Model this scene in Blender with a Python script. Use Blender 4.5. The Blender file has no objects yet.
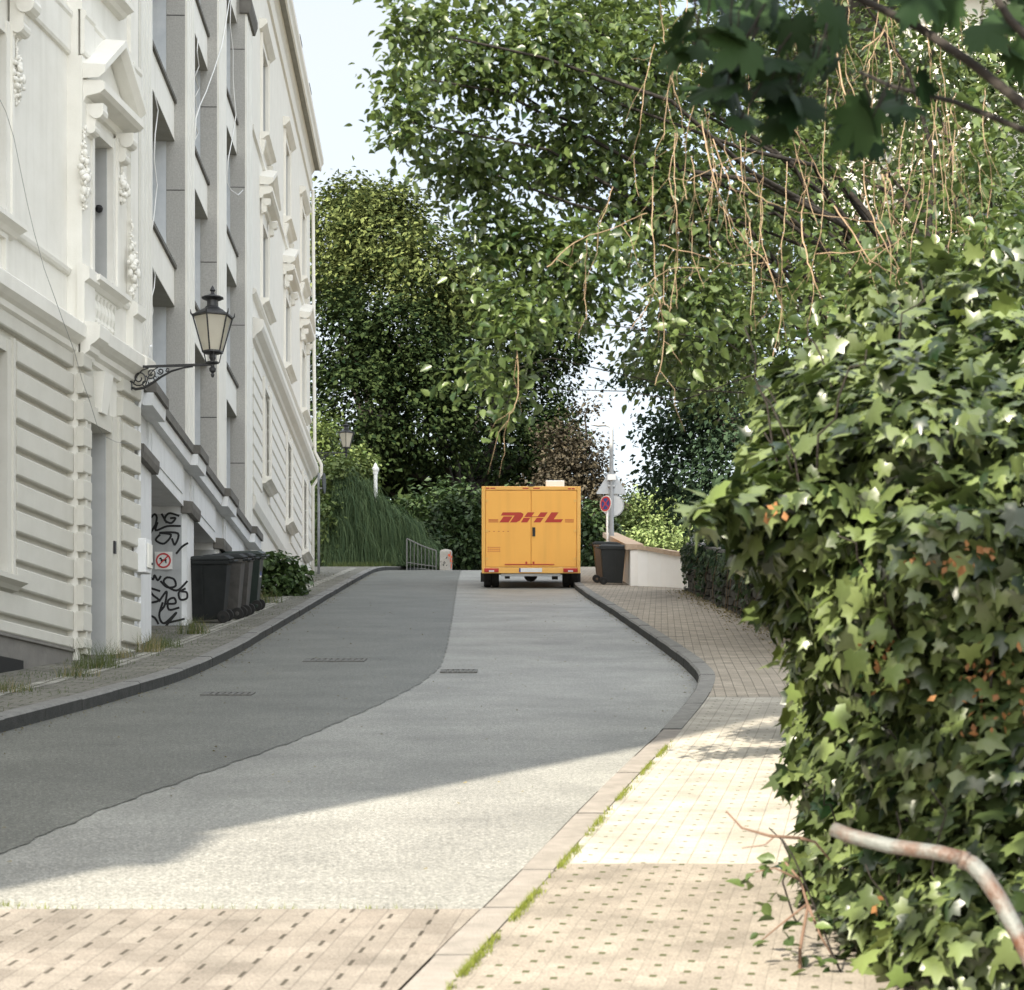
import bpy, math, random
import numpy as np
from mathutils import Vector
random.seed(7)
RNG = np.random.default_rng(11)
S = bpy.context.scene
COL = S.collection
R = math.radians
F, HZ, EYE = 2133.0, 830.0, 1.6          # focal length in pixels, horizon row, eye height

# ------------------------------------------------------------------ ground profile
def _slope(d):
    if d < -12: return max(0.0, .14*(1+(d+12)/20))
    if d < 22: return .14
    if d < 28: return .14+.01*(d-22)/6
    if d < 64: return .15
    if d < 78: return .15-.13*(d-64)/14
    return max(0.0, .02-.02*(d-78)/20)
_ZP = {}
def _table():
    z = 0.0; st = .1
    for i in range(0, 1301):
        _ZP[i] = z; z += _slope((i+.5)*st)*st
    z = 0.0
    for i in range(-1, -401, -1):
        z -= _slope((i+.5)*st)*st; _ZP[i] = z
_table()
def zg(d):
    t = max(-399.0, min(1299.0, d*10)); i = math.floor(t); a = t-i
    return _ZP[i]*(1-a)+_ZP[min(i+1, 1300)]*a
def at(px, d): return (px-512)/F*d
def zat(py, d): return EYE+(HZ-py)/F*d
def P(px, py, d): return Vector((at(px, d), d, zat(py, d)))
def gnd(px, py, dz=0.0):
    d = 3.0
    while d < 80:
        if zg(d)+dz >= zat(py, d): break
        d += .03
    return at(px, d), d

# ------------------------------------------------------------------ materials
def mat(name, c1, c2=None, scale=6.0, rough=.8, bump=0.0, bscale=None, metal=0.0, spec=.4, detail=6.0,
        transl=0.0, island=False, thr=(.3, .7), tcol=None, streak=None, coat=0.0):
    m = bpy.data.materials.new(name); m.use_nodes = True
    nt = m.node_tree; N = nt.nodes; L = nt.links
    b = N['Principled BSDF']; out = N['Material Output']
    b.inputs['Roughness'].default_value = rough
    b.inputs['Metallic'].default_value = metal
    b.inputs['Specular IOR Level'].default_value = spec
    if coat: b.inputs['Coat Weight'].default_value = coat
    c2 = c2 or c1
    tc = N.new('ShaderNodeTexCoord')
    ramp = N.new('ShaderNodeMix'); ramp.data_type = 'RGBA'
    ramp.inputs[6].default_value = (*c1, 1); ramp.inputs[7].default_value = (*c2, 1)
    if island:
        g = N.new('ShaderNodeNewGeometry'); L.new(g.outputs['Random Per Island'], ramp.inputs[0])
    else:
        nz = N.new('ShaderNodeTexNoise'); nz.inputs['Scale'].default_value = scale; nz.inputs['Detail'].default_value = detail
        nz.inputs['Roughness'].default_value = .65
        L.new(tc.outputs['Object'], nz.inputs['Vector'])
        cr = N.new('ShaderNodeMapRange'); cr.inputs[1].default_value = thr[0]; cr.inputs[2].default_value = thr[1]
        L.new(nz.outputs['Fac'], cr.inputs[0]); L.new(cr.outputs[0], ramp.inputs[0])
    col = ramp.outputs[2]
    if streak:
        # vertical weather streaks, a stain with a shape of its own
        mp = N.new('ShaderNodeMapping'); mp.inputs['Scale'].default_value = (5, 5, .35)
        L.new(tc.outputs['Object'], mp.inputs['Vector'])
        n3 = N.new('ShaderNodeTexNoise'); n3.inputs['Scale'].default_value = 1.0; n3.inputs['Detail'].default_value = 5
        L.new(mp.outputs[0], n3.inputs['Vector'])
        mr = N.new('ShaderNodeMapRange'); mr.inputs[1].default_value = .5; mr.inputs[2].default_value = .8; mr.inputs[4].default_value = streak[1]
        L.new(n3.outputs['Fac'], mr.inputs[0])
        mx = N.new('ShaderNodeMix'); mx.data_type = 'RGBA'; mx.inputs[7].default_value = (*streak[0], 1)
        L.new(mr.outputs[0], mx.inputs[0]); L.new(col, mx.inputs[6]); col = mx.outputs[2]
    L.new(col, b.inputs['Base Color'])
    if bump:
        n2 = N.new('ShaderNodeTexNoise'); n2.inputs['Scale'].default_value = bscale or scale*8; n2.inputs['Detail'].default_value = 4
        L.new(tc.outputs['Object'], n2.inputs['Vector'])
        bp = N.new('ShaderNodeBump'); bp.inputs['Strength'].default_value = bump; bp.inputs['Distance'].default_value = .02
        L.new(n2.outputs['Fac'], bp.inputs['Height']); L.new(bp.outputs[0], b.inputs['Normal'])
    if transl:
        t = N.new('ShaderNodeBsdfTranslucent')
        if tcol: t.inputs['Color'].default_value = (*tcol, 1)
        else: L.new(col, t.inputs['Color'])
        ms = N.new('ShaderNodeMixShader'); ms.inputs[0].default_value = transl
        L.new(b.outputs[0], ms.inputs[1]); L.new(t.outputs[0], ms.inputs[2]); L.new(ms.outputs[0], out.inputs['Surface'])
    return m

def asphalt(name, dark, mid, light, tint, gscale=160):
    m = bpy.data.materials.new(name); m.use_nodes = True
    nt = m.node_tree; N = nt.nodes; L = nt.links; b = N['Principled BSDF']
    b.inputs['Roughness'].default_value = .55; b.inputs['Specular IOR Level'].default_value = .5
    tc = N.new('ShaderNodeTexCoord')
    n1 = N.new('ShaderNodeTexNoise'); n1.inputs['Scale'].default_value = gscale; n1.inputs['Detail'].default_value = 3; n1.inputs['Roughness'].default_value = .7
    n2 = N.new('ShaderNodeTexNoise'); n2.inputs['Scale'].default_value = .9; n2.inputs['Detail'].default_value = 8; n2.inputs['Roughness'].default_value = .6
    mp = N.new('ShaderNodeMapping'); mp.inputs['Scale'].default_value = (.5, 3.0, 1)
    n3 = N.new('ShaderNodeTexNoise'); n3.inputs['Scale'].default_value = 1.2; n3.inputs['Detail'].default_value = 6
    for n in (n1, n2): L.new(tc.outputs['Object'], n.inputs['Vector'])
    L.new(tc.outputs['Object'], mp.inputs['Vector']); L.new(mp.outputs[0], n3.inputs['Vector'])
    cr = N.new('ShaderNodeValToRGB'); e = cr.color_ramp.elements
    e[0].position = .38; e[0].color = (*dark, 1); e[1].position = .63; e[1].color = (*light, 1)
    k = e.new(.5); k.color = (*mid, 1)
    n5 = N.new('ShaderNodeTexNoise'); n5.inputs['Scale'].default_value = 48; n5.inputs['Detail'].default_value = 2; L.new(tc.outputs['Object'], n5.inputs['Vector'])
    av = N.new('ShaderNodeMix'); av.inputs[0].default_value = .38; L.new(n1.outputs['Fac'], av.inputs[2]); L.new(n5.outputs['Fac'], av.inputs[3])
    L.new(av.outputs[0], cr.inputs[0])
    m1 = N.new('ShaderNodeMix'); m1.data_type = 'RGBA'; m1.blend_type = 'MULTIPLY'; m1.inputs[0].default_value = 1
    mr = N.new('ShaderNodeMapRange'); mr.inputs[1].default_value = .3; mr.inputs[2].default_value = .7; mr.inputs[3].default_value = .70; mr.inputs[4].default_value = 1.18
    L.new(n2.outputs['Fac'], mr.inputs[0])
    cm = N.new('ShaderNodeCombineColor')
    for i in range(3): L.new(mr.outputs[0], cm.inputs[i])
    L.new(cr.outputs[0], m1.inputs[6]); L.new(cm.outputs[0], m1.inputs[7])
    m2 = N.new('ShaderNodeMix'); m2.data_type = 'RGBA'; m2.inputs[7].default_value = (*tint, 1)
    r3 = N.new('ShaderNodeMapRange'); r3.inputs[1].default_value = .5; r3.inputs[2].default_value = .75; r3.inputs[4].default_value = .25
    L.new(n3.outputs['Fac'], r3.inputs[0]); L.new(r3.outputs[0], m2.inputs[0]); L.new(m1.outputs[2], m2.inputs[6])
    L.new(m2.outputs[2], b.inputs['Base Color'])
    bp = N.new('ShaderNodeBump'); bp.inputs['Strength'].default_value = .5; bp.inputs['Distance'].default_value = .006
    L.new(n1.outputs['Fac'], bp.inputs['Height']); L.new(bp.outputs[0], b.inputs['Normal'])
    return m

def paving(name, c1, c2, mortar, bw, bh, rot, slots=None, msize=.012, noise_s=3.0, speck=0.0):
    """block paving; slots=(cell_u, cell_v, half_u, half_v, colour, amount): drainage gaps between the blocks"""
    m = bpy.data.materials.new(name); m.use_nodes = True
    nt = m.node_tree; N = nt.nodes; L = nt.links; b = N['Principled BSDF']
    b.inputs['Roughness'].default_value = .9; b.inputs['Specular IOR Level'].default_value = .2
    tc = N.new('ShaderNodeTexCoord')
    mp = N.new('ShaderNodeMapping'); mp.inputs['Rotation'].default_value = (0, 0, rot)
    L.new(tc.outputs['Object'], mp.inputs['Vector'])
    br = N.new('ShaderNodeTexBrick'); br.inputs['Scale'].default_value = 1
    br.inputs['Color1'].default_value = (*c1, 1); br.inputs['Color2'].default_value = (*c2, 1); br.inputs['Mortar'].default_value = (*mortar, 1)
    br.inputs['Mortar Size'].default_value = msize*.5; br.inputs['Mortar Smooth'].default_value = .4
    br.inputs['Brick Width'].default_value = bw; br.inputs['Row Height'].default_value = bh
    L.new(mp.outputs[0], br.inputs['Vector'])
    nz = N.new('ShaderNodeTexNoise'); nz.inputs['Scale'].default_value = noise_s; nz.inputs['Detail'].default_value = 8
    L.new(tc.outputs['Object'], nz.inputs['Vector'])
    n4 = N.new('ShaderNodeTexNoise'); n4.inputs['Scale'].default_value = 110; n4.inputs['Detail'].default_value = 3
    L.new(tc.outputs['Object'], n4.inputs['Vector'])
    mr = N.new('ShaderNodeMapRange'); mr.inputs[1].default_value = .3; mr.inputs[2].default_value = .7; mr.inputs[3].default_value = .75; mr.inputs[4].default_value = 1.18
    L.new(nz.outputs['Fac'], mr.inputs[0])
    mr4 = N.new('ShaderNodeMapRange'); mr4.inputs[1].default_value = .3; mr4.inputs[2].default_value = .7; mr4.inputs[3].default_value = 1-speck; mr4.inputs[4].default_value = 1+speck*.6
    L.new(n4.outputs['Fac'], mr4.inputs[0])
    mu = N.new('ShaderNodeMath'); mu.operation = 'MULTIPLY'; L.new(mr.outputs[0], mu.inputs[0]); L.new(mr4.outputs[0], mu.inputs[1])
    vs = N.new('ShaderNodeVectorMath'); vs.operation = 'SCALE'; L.new(br.outputs['Color'], vs.inputs[0]); L.new(mu.outputs[0], vs.inputs['Scale'])
    col = vs.outputs[0]; hgt = br.outputs['Fac']
    if slots:
        cu, cv, hu, hv, sc, amt = slots
        sx = N.new('ShaderNodeSeparateXYZ'); L.new(mp.outputs[0], sx.inputs[0])
        def M(op, a, bb=None):
            n = N.new('ShaderNodeMath'); n.operation = op
            for i, v in enumerate((a, bb)):
                if v is None: continue
                if isinstance(v, (int, float)): n.inputs[i].default_value = v
                else: L.new(v, n.inputs[i])
            return n.outputs[0]
        v = M('DIVIDE', sx.outputs[1], cv); row = M('FLOOR', v)
        u = M('ADD', M('DIVIDE', sx.outputs[0], cu), M('MULTIPLY', row, .5))
        ud = M('MULTIPLY', M('ABSOLUTE', M('SUBTRACT', M('FRACT', u), .5)), cu)
        vd = M('MULTIPLY', M('ABSOLUTE', M('SUBTRACT', M('FRACT', v), .5)), cv)
        msk = M('MULTIPLY', M('LESS_THAN', ud, hu), M('LESS_THAN', vd, hv))
        wn = N.new('ShaderNodeTexWhiteNoise'); cb = N.new('ShaderNodeCombineXYZ')
        L.new(M('FLOOR', u), cb.inputs[0]); L.new(row, cb.inputs[1]); L.new(cb.outputs[0], wn.inputs['Vector'])
        msk = M('MULTIPLY', msk, M('MULTIPLY', M('LESS_THAN', wn.outputs['Value'], amt), .85))
        mx = N.new('ShaderNodeMix'); mx.data_type = 'RGBA'; L.new(msk, mx.inputs[0]); L.new(col, mx.inputs[6]); mx.inputs[7].default_value = (*sc, 1)
        col = mx.outputs[2]; hgt = M('ADD', hgt, msk)
    L.new(col, b.inputs['Base Color'])
    bp = N.new('ShaderNodeBump'); bp.inputs['Strength'].default_value = .6; bp.inputs['Distance'].default_value = .01; bp.invert = True
    ad = N.new('ShaderNodeMath'); ad.operation = 'MULTIPLY_ADD'; ad.inputs[1].default_value = .25
    L.new(n4.outputs['Fac'], ad.inputs[0]); L.new(hgt, ad.inputs[2])
    L.new(ad.outputs[0], bp.inputs['Height']); L.new(bp.outputs[0], b.inputs['Normal'])
    return m

def glass_dark(name, c=(.03, .035, .04), rough=.06):
    return mat(name, c, rough=rough, spec=.6)

M = {}
M['white_paint'] = mat('white_paint', (.80, .785, .735), (.735, .72, .665), 3.0, .75, .12, 60, streak=((.46, .44, .38), .26))
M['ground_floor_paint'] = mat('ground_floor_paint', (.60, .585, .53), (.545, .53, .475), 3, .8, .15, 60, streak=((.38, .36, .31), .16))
M['cream_paint'] = mat('cream_paint', (.79, .765, .70), (.73, .705, .64), 2.5, .75, .12, 50, streak=((.5, .47, .4), .2))
M['pale_paint'] = mat('pale_paint', (.74, .75, .76), (.66, .67, .68), 3.0, .7, .1, 40, streak=((.45, .45, .44), .35))
M['plinth_grey'] = mat('plinth_grey', (.16, .15, .14), (.22, .21, .19), 4, .85, .2)
M['aggregate'] = mat('aggregate', (.36, .352, .33), (.50, .49, .465), 45, .9, .5, 160)
M['blue_render'] = mat('blue_render', (.50, .53, .56), (.66, .68, .70), 2.2, .85, .15, 40)
M['dark_cap'] = mat('dark_cap', (.10, .095, .085), (.17, .16, .145), 5, .85)
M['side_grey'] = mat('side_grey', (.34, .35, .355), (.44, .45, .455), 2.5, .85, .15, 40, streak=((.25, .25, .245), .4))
M['soffit'] = mat('soffit', (.26, .25, .21), (.32, .31, .27), 4, .85)
M['glass'] = glass_dark('window_glass')
M['curtain_glass'] = mat('curtain_glass', (.10, .115, .13), (.2, .22, .24), 1.2, .08, spec=.6)
M['sash'] = mat('sash', (.62, .62, .60), rough=.5)
M['lining'] = mat('lining', (.46, .465, .46), (.40, .405, .40), 3, .7)
M['door_paint'] = mat('door_paint', (.42, .42, .41), (.36, .36, .35), 3, .55)
M['black_iron'] = mat('black_iron', (.012, .013, .015), (.03, .03, .032), 20, .42, .2, 90, spec=.5)
M['milk_glass'] = mat('milk_glass', (.80, .76, .66), (.72, .68, .58), 3, .25, transl=.5)
M['bin_black'] = mat('bin_black', (.012, .014, .014), (.02, .022, .022), 6, .65, .08, 200, spec=.2)
M['bin_grey'] = mat('bin_grey', (.018, .02, .02), (.028, .03, .03), 6, .65, .08, 200)
M['bin_brown'] = mat('bin_brown', (.10, .065, .04), (.14, .09, .06), 6, .5)
M['bin_green'] = mat('bin_green', (.012, .022, .018), (.02, .03, .026), 6, .45)
M['bin_worn'] = mat('bin_worn', (.045, .043, .04), (.085, .08, .075), 8, .6)
M['rubber'] = mat('rubber', (.012, .012, .012), (.025, .024, .023), 12, .8)
M['van_yellow'] = mat('van_yellow', (.93, .475, .10), (.90, .445, .09), 1.5, .42, .02, 8, spec=.4, streak=((.62, .30, .07), .3))
M['van_trim'] = mat('van_trim', (.88, .50, .14), (.80, .43, .10), 3, .4)
M['van_red'] = mat('van_red', (.46, .045, .03), rough=.45)
M['lamp_red'] = mat('lamp_red', (.45, .02, .02), rough=.2, spec=.6)
M['lamp_clear'] = mat('lamp_clear', (.7, .6, .6), rough=.2)
M['chassis'] = mat('chassis', (.02, .02, .02), (.05, .048, .045), 10, .7)
M['steel'] = mat('steel', (.42, .43, .44), (.34, .35, .36), 8, .45, metal=.3)
M['pole_grey'] = mat('pole_grey', (.30, .31, .32), (.24, .25, .26), 5, .5)
M['white_plastic'] = mat('white_plastic', (.82, .82, .80), rough=.5)
M['cable_grey'] = mat('cable_grey', (.28, .28, .27), rough=.6)
M['disc_grey'] = mat('disc_grey', (.56, .57, .57), (.48, .49, .5), 8, .5)
M['sign_white'] = mat('sign_white', (.78, .77, .75), (.68, .67, .65), 20, .45)
M['sign_red'] = mat('sign_red', (.55, .04, .05), (.48, .05, .05), 20, .45)
M['sign_blue'] = mat('sign_blue', (.03, .06, .25), rough=.45)
M['sign_back'] = mat('sign_back', (.38, .40, .42), (.46, .48, .5), 6, .45, metal=.2)
M['ink'] = mat('ink', (.012, .012, .013), rough=.6)
M['orange_paint'] = mat('orange_paint', (.62, .16, .04), (.55, .05, .03), 12, .7)
M['pillar_stone'] = mat('pillar_stone', (.26, .24, .21), (.38, .355, .32), 5, .85, .2)
M['coping'] = mat('coping', (.40, .28, .19), (.52, .40, .29), 9, .85, .3, 60)
M['garden_white'] = mat('garden_white', (.92, .89, .85), (.86, .83, .79), 1.6, .8, .06, 40)
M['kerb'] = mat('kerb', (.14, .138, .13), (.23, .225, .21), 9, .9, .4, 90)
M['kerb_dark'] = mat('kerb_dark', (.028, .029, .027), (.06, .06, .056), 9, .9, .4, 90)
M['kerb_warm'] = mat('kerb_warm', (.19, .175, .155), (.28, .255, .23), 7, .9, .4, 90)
M['iron_cover'] = mat('iron_cover', (.10, .10, .094), (.15, .148, .138), 30, .7, .5, 60)
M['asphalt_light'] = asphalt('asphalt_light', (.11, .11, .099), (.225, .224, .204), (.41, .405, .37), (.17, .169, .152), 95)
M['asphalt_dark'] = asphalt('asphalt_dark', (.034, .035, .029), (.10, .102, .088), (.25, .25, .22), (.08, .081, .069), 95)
KR = R(9.4)
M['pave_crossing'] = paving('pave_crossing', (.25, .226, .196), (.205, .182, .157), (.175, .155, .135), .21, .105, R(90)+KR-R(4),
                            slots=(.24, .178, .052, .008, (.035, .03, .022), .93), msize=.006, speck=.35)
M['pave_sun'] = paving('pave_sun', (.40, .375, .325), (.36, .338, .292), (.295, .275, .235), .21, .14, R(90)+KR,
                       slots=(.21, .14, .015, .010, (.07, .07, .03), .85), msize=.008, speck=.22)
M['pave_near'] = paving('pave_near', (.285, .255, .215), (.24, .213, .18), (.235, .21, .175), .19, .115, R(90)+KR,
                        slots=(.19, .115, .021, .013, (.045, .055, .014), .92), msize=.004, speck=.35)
M['pave_up'] = paving('pave_up', (.335, .295, .242), (.285, .252, .207), (.175, .155, .122), .20, .10, R(90)+R(4), msize=.01, speck=.25)
M['pave_left'] = paving('pave_left', (.20, .19, .165), (.15, .145, .125), (.075, .08, .05), .26, .16, R(2), msize=.022, noise_s=2, speck=.25)
M['pale_setts'] = paving('pale_setts', (.36, .35, .31), (.27, .26, .23), (.10, .10, .07), .30, .12, R(91), msize=.03, speck=.2)
M['earth'] = mat('earth', (.055, .05, .03), (.10, .085, .055), 3, .95, .6, 30)
M['litter'] = mat('litter', (.13, .10, .06), (.20, .165, .105), 8, .95, .6, 40)
M['stone_dark'] = mat('stone_dark', (.03, .03, .024), (.10, .095, .078), 7, .9, .8, 14)
M['bark'] = mat('bark', (.07, .05, .035), (.13, .10, .075), 14, .9, .8, 40)
M['bark_dark'] = mat('bark_dark', (.012, .010, .008), (.026, .021, .017), 14, .9, .6, 40)
M['vine_stem'] = mat('vine_stem', (.17, .115, .07), (.31, .225, .145), 12, .8, .2, 60)
M['vine_dark'] = mat('vine_dark', (.10, .06, .04), (.16, .10, .07), 12, .8)
M['rust_pipe'] = mat('rust_pipe', (.12, .128, .12), (.075, .03, .014), 9, .55, .3, 70, detail=9, thr=(.42, .66))
def leafm(n, c1, c2, tr=.3, rough=.45, spec=.35, tcol=None): return mat(n, c1, c2, rough=rough, island=True, transl=tr, spec=spec, tcol=tcol)
M['ivy'] = leafm('ivy_leaf', (.004, .014, .005), (.115, .15, .05), .12, .33, .55, (.08, .13, .025))
M['ivy_young'] = leafm('ivy_young', (.09, .135, .035), (.15, .19, .06), .25, .4, .4, (.16, .2, .04))
M['dry_leaf'] = leafm('dry_leaf', (.15, .07, .03), (.30, .15, .06), .25, .7, .2)
M['overhang'] = leafm('overhang_leaf', (.012, .034, .010), (.115, .16, .05), .30, .36, .6, (.14, .20, .045))
M['back_leaf'] = leafm('back_leaf', (.016, .038, .012), (.12, .16, .05), .3, .5, .3)
M['maple'] = leafm('maple_leaf', (.008, .021, .008), (.025, .05, .016), .12, .6, .12)
M['far_tree'] = leafm('far_tree_leaf', (.012, .026, .009), (.16, .19, .065), .25, .7, .08)
M['far_dark_shaded'] = leafm('far_dark_shaded_leaf', (.005, .013, .005), (.04, .058, .02), .14, .75, .05)  # dark leaves, with the shade of the lower far crown put into their colour
M['blue_dark'] = leafm('blue_dark_leaf', (.018, .036, .02), (.048, .078, .042), .16, .7, .1)
M['copper'] = leafm('copper_leaf', (.03, .026, .018), (.07, .058, .036), .2, .6, .2)
M['light_bush'] = leafm('light_bush_leaf', (.13, .19, .06), (.26, .32, .13), .3, .5, .3)
M['yellow_shrub'] = leafm('yellow_shrub_leaf', (.06, .10, .025), (.15, .19, .06), .28, .5, .3)
M['hedge'] = leafm('hedge_leaf', (.016, .035, .012), (.05, .08, .025), .2, .5, .3)
M['shrub'] = leafm('shrub_leaf', (.035, .07, .02), (.10, .15, .05), .22, .45, .35)
M['weeping'] = leafm('weeping_strand', (.035, .07, .032), (.12, .17, .075), .2, .55, .2)
M['grass'] = leafm('grass_blade', (.045, .075, .02), (.12, .14, .045), .25, .6, .2)
M['straw'] = leafm('straw_blade', (.20, .17, .08), (.30, .25, .12), .2, .7, .2)
M['moss'] = leafm('moss', (.10, .13, .02), (.17, .19, .04), .1, .8, .1)

# ------------------------------------------------------------------ mesh builder
class MB:
    def __init__(s): s.v = []; s.f = []
    def quad(s, *pts):
        n = len(s.v); s.v += [tuple(p) for p in pts]; s.f.append(tuple(range(n, n+len(pts)))); return s
    def box(s, x0, x1, y0, y1, z0, z1):
        n = len(s.v)
        s.v += [(x0, y0, z0), (x1, y0, z0), (x1, y1, z0), (x0, y1, z0), (x0, y0, z1), (x1, y0, z1), (x1, y1, z1), (x0, y1, z1)]
        s.f += [tuple(n+i for i in q) for q in ((0, 3, 2, 1), (4, 5, 6, 7), (0, 1, 5, 4), (1, 2, 6, 5), (2, 3, 7, 6), (3, 0, 4, 7))]
        return s
    def loft(s, rings, cap=True, close=True):
        n = len(s.v); k = len(rings[0])
        for r in rings: s.v += [tuple(p) for p in r]
        for i in range(len(rings)-1):
            for j in range(k if close else k-1):
                a = n+i*k+j; b = n+i*k+(j+1) % k
                s.f.append((a, b, b+k, a+k))
        if cap and close:
            s.f.append(tuple(range(n+k-1, n-1, -1))); s.f.append(tuple(range(n+(len(rings)-1)*k, n+len(rings)*k)))
        return s
    def profile(s, u0, u1, prof):          # prof: (outward n, z), extruded along the facade u (local x); outward = -y
        r = [[(u, -n, z) for n, z in prof] for u in (u0, u1)]
        return s.loft(r)
    def prism_y(s, poly, y0, y1):          # poly in x,z
        return s.loft([[(x, y, z) for x, z in poly] for y in (y0, y1)])
    def prism_x(s, poly, x0, x1):          # poly in y,z
        return s.loft([[(x, y, z) for y, z in poly] for x in (x0, x1)])
    def prism_z(s, poly, z0, z1):
        return s.loft([[(x, y, z) for x, y in poly] for z in (z0, z1)])
    def tube(s, pts, r, n=8):
        pts = [Vector(p) for p in pts]; k = len(pts)
        rs = r if isinstance(r, (list, tuple)) else [r]*k
        rings = []; up = Vector((0, 0, 1)); prev = None
        for i, p in enumerate(pts):
            t = (pts[min(i+1, k-1)]-pts[max(i-1, 0)]).normalized()
            if prev is None:
                a = t.cross(up)
                if a.length < 1e-3: a = t.cross(Vector((1, 0, 0)))
                a.normalize()
            else:
                a = prev-t*prev.dot(t)
                if a.length < 1e-4: a = t.orthogonal()
                a.normalize()
            prev = a; b = t.cross(a)
            rings.append([p+(a*math.cos(2*math.pi*j/n)+b*math.sin(2*math.pi*j/n))*rs[i] for j in range(n)])
        return s.loft(rings)
    def lathe(s, prof, n=16, c=(0, 0, 0), rot=0.0):
        return s.loft([[(c[0]+r*math.cos(rot+2*math.pi*j/n), c[1]+r*math.sin(rot+2*math.pi*j/n), c[2]+z) for j in range(n)] for r, z in prof])
    def ball(s, c, r, n=8, sz=1.0):
        k = max(4, n//2)
        return s.lathe([(max(1e-4, r*math.sin(math.pi*i/k)), -r*sz*math.cos(math.pi*i/k)) for i in range(k+1)], n, c)
    def disc(s, c, r, axis, th, n=24):     # thin round plate; axis 'x' or 'y'
        rings = []
        for o in (-th/2, th/2):
            if axis == 'y': rings.append([(c[0]+r*math.cos(2*math.pi*j/n), c[1]+o, c[2]+r*math.sin(2*math.pi*j/n)) for j in range(n)])
            else: rings.append([(c[0]+o, c[1]+r*math.cos(2*math.pi*j/n), c[2]+r*math.sin(2*math.pi*j/n)) for j in range(n)])
        return s.loft(rings)
    def build(s, name, m, parent=None, bevel=0.0, smooth=False, loc=None, rotz=0.0):
        me = bpy.data.meshes.new(name); me.from_pydata(s.v, [], s.f); me.validate(); me.update()
        import bmesh
        bm = bmesh.new(); bm.from_mesh(me); bmesh.ops.recalc_face_normals(bm, faces=bm.faces); bm.to_mesh(me); bm.free()
        me.materials.append(M[m] if isinstance(m, str) else m)
        o = bpy.data.objects.new(name, me); COL.objects.link(o)
        if parent is not None: o.parent = parent
        if loc is not None: o.location = loc
        if rotz: o.rotation_euler.z = rotz
        if smooth:
            for p in me.polygons: p.use_smooth = True
        if bevel:
            b = o.modifiers.new('bevel', 'BEVEL'); b.width = bevel; b.segments = 2; b.limit_method = 'ANGLE'; b.angle_limit = R(40)
            b.harden_normals = False
        return o

def thing(name, label, cat, loc=(0, 0, 0), rotz=0.0, group=None, rot=None):
    o = bpy.data.objects.new(name, None); COL.objects.link(o); o.empty_display_size = .2
    o.location = loc; o.rotation_euler = rot if rot else (0, 0, rotz)
    o['label'] = label; o['category'] = cat
    if group: o['group'] = group
    return o
def tag(o, label, cat, group=None):
    o['label'] = label; o['category'] = cat
    if group: o['group'] = group
    return o
def structure(o): o['kind'] = 'structure'; return o
def stuff(o, label, cat): o['kind'] = 'stuff'; o['label'] = label; o['category'] = cat; return o
def copy_thing(o, parent=None):
    c = o.copy(); COL.objects.link(c)
    if parent is not None: c.parent = parent
    for ch in list(o.children): copy_thing(ch, c)
    return c

# ------------------------------------------------------------------ leaves (numpy)
def leaf_mesh(name, C, Nr, T, Sz, V, Fc, m, parent=None):
    C = np.asarray(C, float); n = len(C)
    Nr = Nr/np.maximum(np.linalg.norm(Nr, axis=1, keepdims=True), 1e-9)
    T = T-Nr*(T*Nr).sum(1, keepdims=True); T = T/np.maximum(np.linalg.norm(T, axis=1, keepdims=True), 1e-9)
    X = np.cross(T, Nr); V = np.asarray(V, float); k = len(V)
    Sz = np.asarray(Sz).reshape(n, 1, 1)
    Pn = C[:, None, :]+Sz*(V[None, :, 0:1]*X[:, None, :]+V[None, :, 1:2]*T[:, None, :]+V[None, :, 2:3]*Nr[:, None, :])
    Pn = Pn.reshape(-1, 3)
    lt = np.array([len(f) for f in Fc]); flat = np.concatenate([np.array(f) for f in Fc])
    loops = (flat[None, :]+(np.arange(n)*k)[:, None]).reshape(-1)
    tot = np.tile(lt, n); start = np.concatenate([[0], np.cumsum(tot)[:-1]])
    me = bpy.data.meshes.new(name)
    me.vertices.add(len(Pn)); me.vertices.foreach_set('co', Pn.astype(np.float32).ravel())
    me.loops.add(len(loops)); me.loops.foreach_set('vertex_index', loops.astype(np.int32))
    me.polygons.add(len(tot)); me.polygons.foreach_set('loop_start', start.astype(np.int32)); me.polygons.foreach_set('loop_total', tot.astype(np.int32))
    me.update(calc_edges=True); me.validate()
    me.materials.append(M[m])
    o = bpy.data.objects.new(name, me); COL.objects.link(o)
    if parent is not None: o.parent = parent
    return o
# templates: base at (0,0), tip +y, up +z
T_DIA = ([(0, 0, 0), (.32, .5, .10), (0, 1, -.05), (-.32, .5, .10)], [(0, 1, 2), (0, 2, 3)])
T_OVAL = ([(0, 0, 0), (.22, .16, .07), (.33, .45, .11), (.20, .78, .04), (0, 1.08, -.14), (-.20, .78, .04), (-.33, .45, .11), (-.22, .16, .07), (0, .45, -.02)],
          [(0, 1, 8), (1, 2, 8), (2, 3, 8), (3, 4, 8), (4, 5, 8), (5, 6, 8), (6, 7, 8), (7, 0, 8)])
_iv = [(0, 0), (.20, -.16), (.52, -.02), (.38, .22), (.46, .52), (.17, .52), (0, 1.0), (-.17, .52), (-.46, .52), (-.38, .22), (-.52, -.02), (-.20, -.16)]
T_IVY = ([(x, y, -.16*abs(x)-.10*y*y) for x, y in _iv]+[(0, .25, .05)], [(i, (i+1) % 12, 12) for i in range(12)])
_mp = [(0, 0), (.12, -.10), (.40, -.12), (.34, .02), (.58, .20), (.44, .26), (.56, .52), (.40, .48), (.36, .62), (.18, .46), (.20, .72), (.10, .70), (0, 1.0)]
_mp = _mp+[(-x, y) for x, y in reversed(_mp[1:-1])]
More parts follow.
